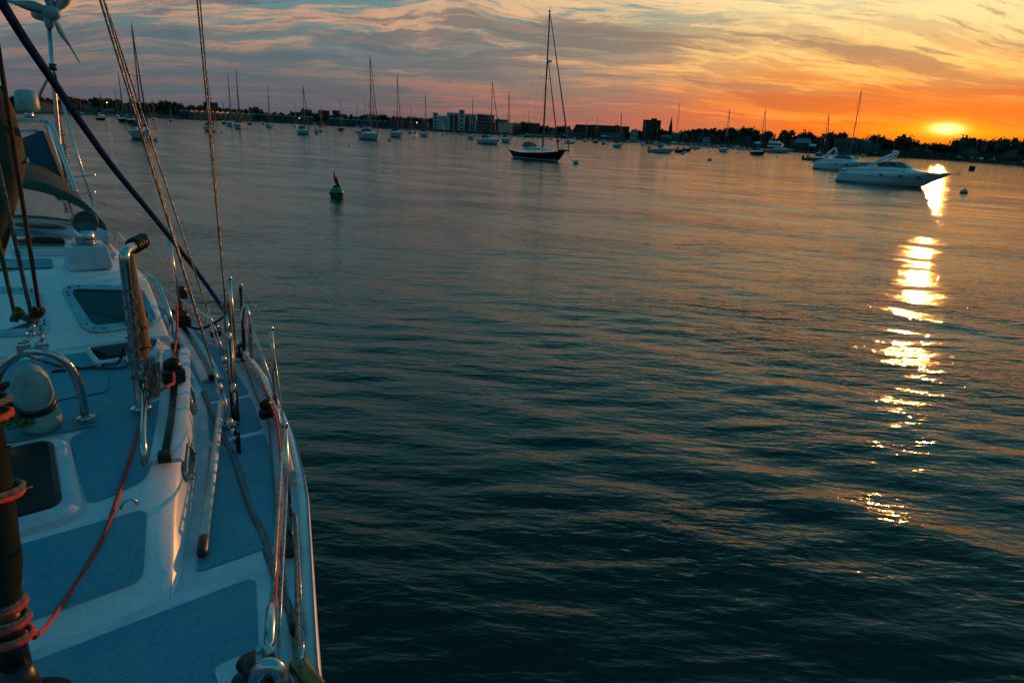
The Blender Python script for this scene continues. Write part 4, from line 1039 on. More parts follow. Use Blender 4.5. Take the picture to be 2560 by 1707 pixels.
# ------------------------------------------------------------------ boats in the docks and masts against the trees
random.seed(21)
dk = [(1500, .35)]
GD = 'boats berthed at the docks on the right shore'
words_ = ['white fishing boat with hard top', 'low white runabout', 'white cruiser with dark canopy', 'white cuddy boat']
sty = ['hardtop', 'open', 'canvas', 'cuddy']
DOCK = [(1632, 1646, 0), (1648, 1664, 2), (1765, 1778, 0), (1779, 1790, 3), (1790, 1802, 1), (1803, 1813, 0), (1828, 1840, 3), (1841, 1852, 0), (1852, 1866, 2), (1867, 1880, 3), (1890, 1902, 0), (2040, 2052, 1), (2150, 2164, 3)]
near_ = ['below the tower block', 'below the steeple', 'left of the docked row', 'second in the docked row', 'third in the docked row', 'fourth in the docked row', 'just right of the small white sailing boat mast', 'midway along the docked row', 'left of the black hulled boat mast', 'just above the black hulled boat', 'right of the black hulled boat mast', 'at the dock behind the black sailing boat', 'at the bank behind the rear cruiser']
for (u0, u1, k), nn in zip(DOCK, near_):
    um = (u0 + u1) / 2; p = at(um, interp(SHORE, um) + 4.5 if um < 1700 else interp(SHORE, um) + 3.5); wm = (u1 - u0) * mpp(p); L = max(5.0, min(wm * 1.15, 9))
    motorboat(L, head_for(p, L, L * .33, wm, 150), p, 'white', words_[k] + ' berthed ' + nn, sty[k], GD)
p = at(1942, interp(SHORE, 1942) + 5); wm = 82 * mpp(p)
motorboat(wm * 1.0, head_for(p, wm, wm * .28, wm, 95), p, 'white', 'large white docked motor yacht with flybridge, biggest boat in the docks', 'flybridge')
MAST = [(1772, 322, 'one of the thin bare masts against the wooded shore'), ]
GB = 'laid-up sailing boats whose thin bare masts stand against the trees'
for u, vt in ((1706, 318), (1728, 330), (1754, 326), (1842, 324), (1792, 336), (2046, 345), (2185, 345), (2394, 349), (2402, 352), (2431, 351), (2445, 354), (2453, 353), (2480, 352), (2562, 350), (204, 250), (318, 262), (1436, 330), (1640, 318), (1476, 330), (652, 258), (787, 272), (894, 255), (912, 245)):
    p = shore_pt(u, -4 if u < 2100 else 4, 0); p = Vector((p.x, p.y, 0 if u < 2100 else 1.1)); mh = height_to(p, vt); L = min(max(mh / 1.4, 5), 9)
    side = 'left' if u < 1000 else ('right' if u > 1600 else 'middle')
    r_ = sailboat(L, mh, head_for(p, L, L * .33, L * .5), p, 'white', 'small laid-up white sailing boat with a thin bare mast against the ' + side + ' shore', GB + ' ' + side, detail=0, spread=1, jib=False)

# ------------------------------------------------------------------ the yacht the picture is taken from
AB = R(43)
def BL(s, t, z): return Vector((t * math.cos(AB) - s * math.sin(AB), t * math.sin(AB) + s * math.cos(AB), z))   # s aft of the camera, t to port
def tos(p): return -p[0] * math.sin(AB) + p[1] * math.cos(AB), p[0] * math.cos(AB) + p[1] * math.sin(AB)
def pd(u, v, D):
    r = ray(u, v); r = r / math.hypot(r.x, r.y) * D; return Vector((r.x, r.y, CH + r.z))
def plane_hit(u, v, p0, n, off=0.0):
    r = ray(u, v); o = Vector((0, 0, CH)); t = (p0 - o).dot(n) / r.dot(n); return o + r * t + n * off
def lerp_tab(T, x):
    if x <= T[0][0]: return T[0][1]
    for (a, b), (c, d) in zip(T, T[1:]):
        if x <= c: return b + (d - b) * (x - a) / (c - a)
    return T[-1][1]
def smooth_pts(pts, k=6):
    P = [Vector(p) for p in pts]; out = []
    for i in range(len(P) - 1):
        p0, p1, p2, p3 = P[max(i - 1, 0)], P[i], P[i + 1], P[min(i + 2, len(P) - 1)]
        for j in range(k):
            t = j / k
            out.append(.5 * ((2 * p1) + (p2 - p0) * t + (2 * p0 - 5 * p1 + 4 * p2 - p3) * t * t + (3 * p1 - p0 - 3 * p2 + p3) * t ** 3))
    out.append(P[-1]); return out

K = {}
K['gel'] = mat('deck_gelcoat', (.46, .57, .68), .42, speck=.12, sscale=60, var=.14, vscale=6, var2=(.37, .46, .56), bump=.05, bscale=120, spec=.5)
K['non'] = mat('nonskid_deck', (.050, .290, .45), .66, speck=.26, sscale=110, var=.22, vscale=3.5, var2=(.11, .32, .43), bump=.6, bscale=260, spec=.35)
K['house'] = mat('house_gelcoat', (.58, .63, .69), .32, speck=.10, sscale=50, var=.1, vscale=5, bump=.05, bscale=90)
K['steel'] = mat('polished_stainless', (.46, .49, .50), .22, metal=1.0, var=.2, vscale=14)
K['wire'] = mat('stranded_wire', (.30, .30, .29), .34, metal=1.0, var=.5, vscale=40, var2=(.06, .06, .055), bump=1.0, bscale=300)
K['wire2'] = mat('lifeline_wire', (.34, .35, .35), .3, metal=1.0, var=.4, vscale=60, var2=(.12, .12, .12))
K['red'] = mat('red_rope', (.95, .09, .05), .8, var=.6, vscale=90, var2=(.6, .045, .03), bump=1.0, bscale=400)
K['blue'] = mat('navy_rope', (.002, .05, .16), .9, spec=.05, var=.5, vscale=50, var2=(.004, .018, .05), bump=1.0, bscale=250)
K['green'] = mat('green_rope', (.09, .20, .07), .8, var=.5, vscale=80, bump=1.0, bscale=300)
K['grey'] = mat('grey_rope', (.16, .17, .16), .8, var=.6, vscale=70, bump=1.0, bscale=300)
K['flek'] = mat('flecked_rope', (.36, .35, .32), .8, var=.9, vscale=120, var2=(.02, .02, .02), bump=1.0, bscale=300)
K['brown'] = mat('brown_rope', (.14, .055, .03), .85, var=.5, vscale=70, bump=1.0, bscale=300)
K['olive'] = mat('olive_canvas', (.040, .050, .034), .85, var=.35, vscale=4, bump=.4, bscale=30)
K['uv'] = mat('dark_uv_cloth', (.013, .021, .017), .9, spec=.1, var=.4, vscale=5, bump=.7, bscale=14)
K['navyc'] = mat('navy_canvas', (.010, .040, .075), .85, var=.2, vscale=3, bump=.3, bscale=20)
K['leather'] = mat('tan_leather', (.22, .085, .03), .6, var=.4, vscale=5, stretch=(3, 3, .6), bump=.4, bscale=30)
K['blk'] = mat('black_plastic', (.010, .010, .011), .38, var=.2)
K['dark'] = mat('blackened_metal', (.05, .055, .05), .35, metal=.8, var=.4, vscale=20)
K['glass'] = mat('smoked_window', (.006, .014, .016), .05, spec=.9)
K['teak'] = mat('varnished_wood', (.20, .09, .04), .35, var=.4, stretch=(1, 6, 1), vscale=6)
K['vinyl'] = mat('clear_vinyl_window', (.70, .74, .74), .12, trans=.92, ior=1.04, bump=.8, bscale=5)
K['pole'] = mat('white_painted_pole', (.56, .55, .52), .45, var=.25, vscale=8)
K['web'] = mat('grey_webbing', (.17, .18, .18), .85, var=.3, vscale=8, bump=.8, bscale=120)
K['cowl'] = mat('vent_plastic', (.22, .38, .40), .45, var=.35, vscale=7, var2=(.15, .26, .27))
K['cowlbody'] = mat('blue_grey_vent', (.05, .10, .12), .45, var=.3)
K['net'] = mat('grey_netting', (.20, .22, .21), .8)

base = BL(6.5, 0, 0)
Y = empty('sailing_yacht', base, 0, 'foreground sailing yacht we stand on, blue grey decks, cabin windows, stainless rails and rigging', 'sailboat'); Y['_abs'] = tuple(base)

TE = [(-.15, .0), (.2, .17), (.8, .45), (1.2, .60), (1.72, .79), (2.16, .99), (2.8, 1.28), (3.44, 1.51), (4.28, 1.74), (5.27, 1.92), (6.07, 1.95), (7.1, 1.94), (8.5, 1.86), (10, 1.68), (11.6, 1.40), (12.2, 1.28)]
def te(s): return lerp_tab(TE, s)
def zdeck(s, t): return 1.36 - .035 * (t / 1.95) ** 2 + .012 * (s - 6) ** 2 / 12
SS = [-.15 + 12.35 * i / 60 for i in range(61)]
# hull below the deck edge
r_ = []
for s in SS:
    w = te(s); row = []
    for q, zz in ((.0, -.5), (.55, -.4), (.80, -.1), (.90, .25), (.96, .7), (.995, 1.1), (1.012, 1.30), (1.012, 1.375)):
        rk = .9 * (1 - zz / 1.35) * max(0, (1.5 - s) / 1.65) ** 1.5
        row.append((s + rk, w * q + (.012 if q > .9 else 0), zz + (zdeck(s, w) - 1.325) * max(0, zz / 1.35)))
    r_.append([BL(a, -b, c) for a, b, c in row[::-1]] + [BL(*p) for p in row[1:]])
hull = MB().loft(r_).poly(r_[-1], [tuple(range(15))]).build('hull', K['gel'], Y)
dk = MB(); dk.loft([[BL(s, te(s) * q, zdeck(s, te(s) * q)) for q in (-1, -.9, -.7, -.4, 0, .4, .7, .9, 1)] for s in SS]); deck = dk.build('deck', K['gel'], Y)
# capping with its perforated rail: the slots show as pale dashes
for sg in (-1, 1):
    cp = []
    for s in SS[2:]:
        w = te(s) * sg
        cp.append([BL(s, w + .014 * sg, 1.28), BL(s, w + .030 * sg, 1.30), BL(s, w + .032 * sg, 1.385), BL(s, w + .012 * sg, 1.40), BL(s, w - .018 * sg, 1.395), BL(s, w - .022 * sg, 1.32)])
    MB().loft(cp, closed=True, caps=(True, True), smooth=True).build('rub_rail', K['house'], Y)
K['rail'] = mat('pale_anodised_rail', (.55, .55, .52), .4, metal=.6)
for sg in (-1, 1):
    tr = MB(); s = 2.9
    while s < 7.6:
        for zz, hh in ((1.415, .014), (1.462, .012)):
            a, b = BL(s, (te(s) - .035) * sg, zz), BL(s + .10, (te(s + .10) - .035) * sg, zz)
            tr.tube([a, b], hh / 2 + .001, 4, smooth=False)
        tr.tube([BL(s, (te(s) - .035) * sg, 1.38), BL(s, (te(s) - .035) * sg, 1.465)], .016, 4, smooth=False)
        s += .10
    tr.build('toe_rail', K['rail'], Y)

# trunk cabin
WB = [(2.40, .575), (2.64, .70), (3.30, .955), (3.75, 1.12), (4.36, 1.31), (5.21, 1.46), (6.14, 1.60), (8.3, 1.56)]
WT = [(2.40, .560), (2.70, .665), (3.17, .86), (3.72, 1.055), (4.3, 1.185), (4.8, 1.26), (6.0, 1.36), (8.3, 1.34)]
ZT = [(2.40, 1.372), (2.55, 1.44), (2.75, 1.53), (3.0, 1.605), (3.3, 1.655), (3.72, 1.685), (4.9, 1.71), (8.3, 1.74)]
def zt(s, t=0): return lerp_tab(ZT, s) - .02 * (t / 1.2) ** 2
rg = []
ts = [2.40 + .12 * i for i in range(50)]
for s in ts:
    wb, wt, z = lerp_tab(WB, s), lerp_tab(WT, s), lerp_tab(ZT, s); h = z - 1.36
    half = [(wb, zdeck(s, wb) - .004), (wb - .012, 1.37 + h * .12), (wt + (wb - wt) * .25, 1.36 + h * .72), (wt - .005, z - .045 * min(1, h / .3)), (wt - .05, zt(s, wt) - .004), (wt - .14, zt(s, wt) + .004), (wt * .5, zt(s, wt * .5)), (0, zt(s))]
    rg.append([BL(s, -a, b) for a, b in half] + [BL(s, a, b) for a, b in half[::-1][1:]])
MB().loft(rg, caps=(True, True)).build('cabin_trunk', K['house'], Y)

def panel(poly, zf, lift=.004, name='nonskid_panel', m=None, step=.12, rnd=.05, parent=None):
    """thin sheet following the deck: poly in (s, t)"""
    n = len(poly); out = []
    for i in range(n):
        p, a, b = Vector(poly[i]), Vector(poly[i - 1]), Vector(poly[(i + 1) % n])
        da, db = (a - p), (b - p); r = min(rnd, da.length * .45, db.length * .45); A = p + da.normalized() * r; B_ = p + db.normalized() * r
        for k in range(5):
            t = k / 4; out.append(A * (1 - t) ** 2 + p * 2 * t * (1 - t) + B_ * t * t)
    bm = bmesh.new(); vs = [bm.verts.new((q.x, q.y, 0)) for q in out]; bm.faces.new(vs)
    xs = [q.x for q in out]; ys = [q.y for q in out]
    for ax, lo, hi in ((0, min(xs), max(xs)), (1, min(ys), max(ys))):
        c = lo + step
        while c < hi:
            nrm = (1, 0, 0) if ax == 0 else (0, 1, 0); co = (c, 0, 0) if ax == 0 else (0, c, 0)
            bmesh.ops.bisect_plane(bm, geom=bm.verts[:] + bm.edges[:] + bm.faces[:], plane_co=co, plane_no=nrm); c += step
    bmesh.ops.triangulate(bm, faces=bm.faces)
    V = [BL(v.co.x, v.co.y, zf(v.co.x, v.co.y) + lift) for v in bm.verts]; bm.verts.index_update()
    Fc = [tuple(v.index for v in f.verts) for f in bm.faces]; bm.free()
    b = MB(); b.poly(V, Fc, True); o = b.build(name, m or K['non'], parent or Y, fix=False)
    for p_ in o.data.polygons:
        if p_.normal.z < 0: p_.flip()
    return o
def hitf(u, v, zf):
    z = 1.5
    for _ in range(12):
        p = at(u, v, z); s, t = tos(p); z = zf(s, t)
    return (s, t)
def ppanel(pix, zf, **k): return panel([hitf(u, v, zf) for u, v in pix], zf, **k)
# side deck panels, from forward to aft, port and starboard alike
zd_ = lambda s, t: zdeck(s, t)
for sg in (1, -1):
    def SD(s0, s1):
        n = 5; inn = [(s0 + (s1 - s0) * i / n, sg * (lerp_tab(WB, s0 + (s1 - s0) * i / n) + .055)) for i in range(n + 1)]
        ou = [(s0 + (s1 - s0) * i / n, sg * (te(s0 + (s1 - s0) * i / n) - .12)) for i in range(n + 1)]
        panel(inn + ou[::-1], zd_, rnd=.04)
    for s0, s1 in ((2.50, 3.62), (3.68, 4.22), (4.28, 5.5), (5.56, 7.2), (7.26, 9.5)): SD(s0, s1)
panel([(1.62, -.58), (2.34, -.86), (2.34, .86), (1.62, .58)], zd_, rnd=.06)
panel([(.55, -.18), (1.55, -.54), (1.55, .54), (.55, .18)], zd_, rnd=.06)
# trunk panels
zc = lambda s, t: zt(s, t) + .004
for sg in (1, -1):
    panel([(2.50, sg * .05), (2.50, sg * .50), (2.80, sg * .61), (2.80, sg * .10)], zc, rnd=.05)
    panel([(2.90, sg * .42), (2.96, sg * .66), (3.66, sg * .93), (3.42, sg * .46)], zc, rnd=.06)
    panel([(3.50, sg * .08), (3.48, sg * .70), (3.75, sg * .96), (4.55, sg * 1.12), (4.60, sg * .60), (4.60, sg * .08)], zc, rnd=.06)

# forward deckhouse
HR = [(4.70, [(1.40, 1.35), (1.30, 1.60), (1.27, 1.695), (1.12, 1.712), (.6, 1.714)]),
      (5.15, [(1.45, 1.35), (1.36, 1.70), (1.30, 1.97), (1.18, 2.035), (.6, 2.06)]),
      (5.30, [(1.46, 1.35), (1.37, 1.72), (1.31, 2.00), (1.18, 2.055), (.6, 2.085)]),
      (6.9, [(1.56, 1.35), (1.47, 1.75), (1.38, 2.07), (1.24, 2.13), (.6, 2.17)]),
      (8.3, [(1.53, 1.35), (1.45, 1.75), (1.36, 2.08), (1.2, 2.14), (.6, 2.17)])]
rg = [[BL(s, -a, b) for a, b in h] + [BL(s, 0, h[-1][1] + .01)] + [BL(s, a, b) for a, b in h[::-1]] for s, h in HR]
MB().loft(rg, caps=(True, True)).build('deckhouse', K['house'], Y, bevel=.02)
def zroof(s, t):
    z = lerp_tab([(5.15, 2.06), (5.30, 2.085), (6.9, 2.17), (8.3, 2.17)], s); return z + (.01 if abs(t) < .6 else -.03 * (abs(t) - .6) / .6)
f0, f1, f2 = BL(4.70, 1.12, 1.712), BL(5.15, 1.18, 2.035), BL(4.70, 0.6, 1.714)
fn = (f1 - f0).cross(f2 - f0).normalized()
if fn.y > 0: fn = -fn
def wpoly(cs, rnd=.07, k=5):
    """rounded polygon in space from corner points"""
    n = len(cs); out = []
    for i in range(n):
        p, a, b = cs[i], cs[i - 1], cs[(i + 1) % n]; r = min(rnd, (a - p).length * .45, (b - p).length * .45)
        A = p + (a - p).normalized() * r; B_ = p + (b - p).normalized() * r
        for j in range(k + 1):
            t = j / k; out.append(A * (1 - t) ** 2 + p * 2 * t * (1 - t) + B_ * t * t)
    return out
def window(cs, n, w=.045, label=None, fm=None, screws=6, rnd=.07):
    c = sum(cs, Vector()) / len(cs); o = wpoly(cs, rnd); i_ = [p + (c - p).normalized() * w * 1.15 for p in o]
    b = MB(); b.loft([[p + n * .001 for p in o], [p + n * .016 for p in o], [p + (c - p).normalized() * .006 + n * .02 for p in o], [p + n * .02 for p in i_], [p + n * .004 for p in i_]], smooth=False)
    # close each ring
    m = len(o); V = b.v; b.f += [(r * m + m - 1, r * m, (r + 1) * m, (r + 1) * m + m - 1) for r in range(4)]; b.sm += [False] * 4
    fr = b.build('window_frame', fm or K['steel'], Y)
    MB().poly([p + n * .008 for p in i_], [tuple(range(m))]).build('window_pane', K['glass'], fr)
    for k in range(screws):
        p = o[int(k * m / screws)] * .55 + i_[int(k * m / screws)] * .45 + n * .02
        MB().lathe([(.006, 0), (.006, .004), (.001, .005)], tuple(p), 6, M=n.to_track_quat('Z', 'Y').to_matrix()).build('screw', K['dark'], fr)
ph = lambda u, v: plane_hit(u, v, f0, fn)
frm = mat('brushed_window_frame', (.36, .44, .47), .32, metal=.75, var=.25, vscale=20)
window([ph(146, 716), ph(352, 716), ph(402, 812), ph(216, 838)], fn, .05, fm=frm, screws=14, rnd=.09)
window([ph(-70, 722), ph(100, 722), ph(128, 838), ph(-60, 850)], fn, .05, fm=frm, screws=14, rnd=.09)
# side windows of the trunk
def side_win(s0, s1, sg=1):
    cs = []
    def sp(s, q):
        wb, wt, z = lerp_tab(WB, s), lerp_tab(WT, s), lerp_tab(ZT, s); return BL(s, sg * (wb + (wt - wb) * q + .004), 1.37 + (z - 1.37) * q * .98)
    cs = [sp(s0 + .06, .34), sp(s0, .74), sp(s1 - .06, .78), sp(s1, .32)]
    n = (cs[1] - cs[0]).cross(cs[3] - cs[0]).normalized(); out = BL(0, sg, 0)
    if n.dot(out) < 0: n = -n
    window(cs, n, .022, fm=frm, screws=6, rnd=.06)
for sg in (1, -1):
    side_win(3.02, 3.34, sg); side_win(3.72, 4.12, sg)

# foredeck hatch on the trunk
hz = lambda s, t: zt(s, t)
hc = [(2.92, -.36), (2.92, .30), (3.34, .36), (3.34, -.36)]
hb = MB(); ring = wpoly([BL(s, t, zt(s, t)) for s, t in ((2.84, -.42), (2.84, .40), (3.38, .46), (3.38, -.42))], .08)
up = Vector((0, 0, 1)); c0 = sum(ring, Vector()) / len(ring)
def rings_lid(ring, prof):
    c = sum(ring, Vector()) / len(ring); out = []
    for inset, h in prof: out.append([p + (c - p).normalized() * inset + up * h for p in ring])
    return out
RL = rings_lid(ring, ((0, 0), (.005, .03), (.03, .052), (.07, .055), (.075, .052)))
for r0, r1 in zip(RL, RL[1:]): hb.loft([r0 + r0[:1], r1 + r1[:1]])
hf = hb.build('hatch_frame', K['gel'], Y)
lid = rings_lid(ring, ((.07, .05), (.075, .068), (.095, .074), (.11, .072)))
lb = MB()
for r0, r1 in zip(lid, lid[1:]): lb.loft([r0 + r0[:1], r1 + r1[:1]])
lb.poly(lid[-1], [tuple(range(len(ring)))]); lb.build('hatch_lid', K['blk'], hf)
for k in range(3):
    p = BL(3.37, -.1 + .16 * k, zt(3.37) + .05); MB().box(p, (.05, .03, .035), rot=AB).build('hinge', K['steel'], hf, bevel=.005)
MB().tube([BL(2.98, .10, zt(2.98) + .078), BL(2.99, .26, zt(2.98) + .078)], .008, 6).build('handle', K['dark'], hf)

def eye(s, t, z, name='pad_eye', r=.028):
    o = MB(); o.lathe([(.03, 0), (.03, .006), (.01, .01)], BL(s, t, z), 12); o.build('eye_base', K['steel'], None) if False else None
    b = MB(); pts = [BL(s, t, z + .004) + Vector((math.cos(AB) * r * math.cos(a) * 1.0, math.sin(AB) * r * math.cos(a), r * math.sin(a))) for a in [math.pi * k / 10 for k in range(11)]]
    b.tube(pts, .0065, 8); return b.build(name, K['steel'], Y)
eye(2.83, .55, zt(2.83) + .004, r=.030)

# deck tracks with sliding cars
def track(pts, parent=Y, w=.032, seat=True):
    P_ = [Vector(p) for p in pts]
    if seat:
        b = MB(); rr_ = []
        for i, p in enumerate(P_):
            d = (P_[min(i + 1, len(P_) - 1)] - P_[max(i - 1, 0)]).normalized(); x = d.cross(up).normalized()
            rr_.append([p - x * .075 - up * .004, p - x * .06 + up * .016, p + x * .06 + up * .016, p + x * .075 - up * .004])
        b.loft(rr_, caps=(True, True)).build('track_plinth', K['gel'], parent)
    b = MB(); rr_ = []
    for i, p in enumerate(P_):
        d = (P_[min(i + 1, len(P_) - 1)] - P_[max(i - 1, 0)]).normalized(); x = d.cross(up).normalized()
        rr_.append([p - x * w / 2 + up * .016, p - x * w / 2 + up * .036, p + x * w / 2 + up * .036, p + x * w / 2 + up * .016])
    b.loft(rr_, closed=True, caps=(True, True), smooth=False); t_ = b.build('track', K['dark'], parent)
    h = MB(); L_ = 0
    for a, b2 in zip(P_, P_[1:]):
        d = b2 - a; n = max(1, int(d.length / .055))
        for k in range(n): h.lathe([(.006, 0), (.006, .002)], tuple(a + d * (k + .5) / n + up * .036), 6)
    h.build('track_holes', K['blk'], t_)
    for e_ in (P_[0], P_[-1]): MB().box(e_ + up * .03, (.055, .055, .045), rot=math.atan2((P_[-1] - P_[0]).y, (P_[-1] - P_[0]).x)).build('end_stop', K['blk'], t_, bevel=.006)
    return t_
def px_line(pix, zf, lift=0): return [BL(*hitf(u, v, zf), zf(*hitf(u, v, zf)) + lift) for u, v in pix]
track(smooth_pts(px_line([(431, 792), (468, 842), (505, 900), (532, 955)], zd_, .012), 5))
track(smooth_pts(px_line([(441, 880), (440, 950), (430, 1060), (414, 1160)], zt, .008), 5))
def block_(p, name='sheet_block', s=.05):
    root = MB(); root.box(p + up * .03, (s * 1.5, s, s * 1.1), rot=AB); o = root.build(name, K['blk'], Y, bevel=.012)
    MB().lathe([(.01, -.014), (s * .62, -.014), (s * .45, 0), (s * .62, .014), (.01, .014)], tuple(p + up * .085), 14, M=Matrix.Rotation(R(90), 3, 'X')).build('sheave', K['blk'], o)
    MB().tube([p + up * .06, p + up * .12 + BL(.03, 0, 0)], .008, 5).build('shackle', K['steel'], o)
    return o
block_(BL(*hitf(436, 968, zt), 1.71), 'track_car', .075); block_(BL(*hitf(462, 830, zd_), 1.39), 'track_car', .07)
block_(BL(*hitf(606, 910, zd_), 1.38), 'lead_block', .05); block_(BL(*hitf(668, 1058, zd_), 1.38), 'lead_block', .055)
block_(BL(*hitf(540, 858, zd_), 1.38), 'lead_block', .05); block_(BL(*hitf(458, 765, zd_), 1.4), 'lead_block', .06)

# stainless rails on cabin and house
def rail(name, pts, r=.0125, m='steel', k=6, smooth=True, parent=Y):
    P_ = smooth_pts(pts, k) if smooth else pts
    return MB().tube(P_, r, 10).build(name, K[m], parent)
zr = lambda u, v, z: at(u, v, z)
rail('hand_rail', [BL(4.25, .92, 1.70), BL(4.22, .92, 1.77), BL(3.6, .83, 1.79), BL(3.05, .68, 1.75), BL(2.98, .66, 1.65)], .014)
rail('hand_rail', [zr(362, 690, 2.03), zr(372, 690, 2.08), zr(392, 708, 2.06), zr(415, 760, 1.95), zr(427, 805, 1.84), zr(425, 832, 1.74)], .014)
rail('hand_rail', [zr(280, 600, 2.10), zr(286, 586, 2.16), zr(302, 592, 2.16), zr(326, 620, 2.14), zr(330, 632, 2.08)], .014)
# mast-side guard: upright with spiral cord, bent aft at the top
gb_ = [at(351, 1019, 1.70), at(341, 930, 1.88), at(329, 820, 2.12), at(318, 720, 2.33), at(311, 655, 2.46), at(314, 630, 2.50), at(330, 618, 2.505), at(356, 604, 2.50)]
go = rail('guard_bar', gb_, .022)
MB().lathe([(.05, 0), (.05, .008), (.025, .014)], tuple(at(351, 1019, 1.70)), 16).build('foot_plate', K['steel'], go)
sp_ = []
G0, G1 = at(344, 960, 1.82), at(318, 715, 2.34)
ax = (G1 - G0).normalized(); e1 = ax.orthogonal().normalized(); e2 = ax.cross(e1)
for k in range(90):
    t = k / 89; a = t * 6.283 * 7; sp_.append(G0.lerp(G1, t) + (e1 * math.cos(a) + e2 * math.sin(a)) * .029)
MB().tube(sp_, .0045, 6).build('spiral_cord', K['flek'], go)
cps = []
for k in range(64):
    t = k / 63; a = t * 6.283 * 5; A = at(330, 616, 2.505).lerp(at(358, 602, 2.50), t); dd = (at(358, 602, 2.5) - at(330, 616, 2.5)).normalized(); q1 = dd.orthogonal().normalized(); q2 = dd.cross(q1)
    cps.append(A + (q1 * math.cos(a) + q2 * math.sin(a)) * .03)
MB().tube(cps, .008, 6).build('lashing', K['blk'], go)
rail('guard_strut', [at(348, 926, 1.9), at(381, 985, 1.74)], .013, smooth=False, parent=go)
# hoop over the cowl vent
hp = [at(-30, 1075, 1.70), at(-24, 990, 1.86), at(4, 922, 2.0), at(50, 886, 2.07), at(90, 878, 2.09), at(135, 887, 2.07), at(172, 915, 2.01), at(198, 965, 1.90), at(208, 1010, 1.79), at(214, 1046, 1.695)]
ho = rail('guard_hoop', hp, .019)
for p in (hp[0], hp[-1]): MB().lathe([(.045, 0), (.045, .007), (.02, .012)], tuple(Vector((p.x, p.y, 1.70))), 14).build('foot_plate', K['steel'], ho)
for u, v in ((60, 882), (107, 879)):
    p = at(u, v, 2.08); MB().box(p + up * .02, (.05, .03, .05), rot=AB).build('shackle_lug', K['steel'], ho, bevel=.006)
# cowl vent
vb = at(102, 1058, 1.70); vt_ = at(66, 920, 2.02); ax = (vt_ - vb).normalized(); Mx = ax.to_track_quat('Z', 'Y').to_matrix(); H_ = (vt_ - vb).length
vo = MB().lathe([(.085, 0), (.088, .05), (.078, .10), (.070, .125), (.070, .15), (.078, .17), (.080, H_ * .62), (.070, H_ * .82), (.05, H_ * .95), (.02, H_ * 1.01)], tuple(vb), 26, M=Mx).build('cowl_vent', K['cowl'], Y)
MB().lathe([(.073, .118), (.080, .12), (.080, .152), (.073, .155)], tuple(vb), 26, M=Mx).build('clamp_band', K['dark'], vo)
# dorade box and cowl on the roof
q0 = BL(5.36, .99, zroof(5.36, .99)); db_ = MB(); db_.box(q0 + up * .075, (.26, .22, .16), rot=AB, taper=.86); dob = db_.build('dorade_box', K['gel'], Y, bevel=.015)
cw = Vector(q0) + up * .155
cp_ = [cw, cw + up * .07, cw + up * .13]
co = MB().tube([cw, cw + up * .05, cw + up * .10], [.062, .058, .060], 20).lathe([(.085, 0), (.085, .012), (.065, .016)], tuple(cw), 12, smooth=False).build('cowl_base', K['steel'], dob)
face = BL(-1, .25, 0).normalized()
Mq = face.to_track_quat('Z', 'Y').to_matrix()
MB().lathe([(.002, -.070), (.04, -.062), (.066, -.025), (.074, .016), (.080, .040), (.075, .042), (.064, .016), (.002, .0)], tuple(cw + up * .150), 24, M=Mq).build('cowl', K['cowlbody'], dob)
# roof hatches, solar strip, winch
def hatch(cs, z, name='roof_hatch'):
    ring = wpoly([BL(s, t, zroof(s, t)) for s, t in cs], .05); b = MB(); R1 = rings_lid(ring, ((0, 0), (.004, .035), (.03, .045), (.034, .04)))
    for a, b2 in zip(R1, R1[1:]): b.loft([a + a[:1], b2 + b2[:1]])
    o = b.build(name, K['gel'], Y); R2 = rings_lid(ring, ((.03, .038), (.036, .046)))
    MB().poly(R2[1], [tuple(range(len(ring)))]).build('hatch_pane', K['glass'], o)
hatch([(5.75, .62), (5.72, .96), (6.2, 1.02), (6.24, .66)], 0); hatch([(5.62, 1.02), (5.58, 1.22), (5.98, 1.26), (6.0, 1.06)], 0)
hatch([(5.8, -.6), (5.8, -.1), (6.3, -.1), (6.3, -.6)], 0)
for pl in ([(5.34, -.9), (5.34, .78), (5.62, .82), (5.62, -.9)], [(6.32, -.9), (6.32, 1.1), (6.7, 1.12), (6.7, -.9)]): panel(pl, zroof, rnd=.05, name='roof_panel', lift=.008)
panel([(5.68, -.9), (5.68, .55), (6.26, .58), (6.26, -.9)], zroof, rnd=.05, name='roof_panel', lift=.007)
MB().tube([at(40, 560, 2.2), at(240, 575, 2.2)], .02, 8).build('roof_pole', K['teak'], Y)
# cuddy hatch in front of the house on the port side
ring = wpoly([BL(s, t, zt(s, t)) for s, t in ((4.28, .76), (4.30, 1.10), (4.62, 1.20), (4.60, .76))], .05); b = MB(); R1 = rings_lid(ring, ((0, 0), (.003, .03), (.022, .04), (.03, .036)))
for a, b2 in zip(R1, R1[1:]): b.loft([a + a[:1], b2 + b2[:1]])
o = b.build('small_hatch', K['gel'], Y); MB().poly(rings_lid(ring, ((.03, .034),))[0], [tuple(range(len(ring)))]).build('hatch_pane', K['glass'], o)
# recessed locker lid outline on the trunk
panel([(3.86, .30), (3.86, .72), (4.10, .78), (4.14, .34)], zc, lift=.010, name='locker_lid', m=K['non'], rnd=.03)

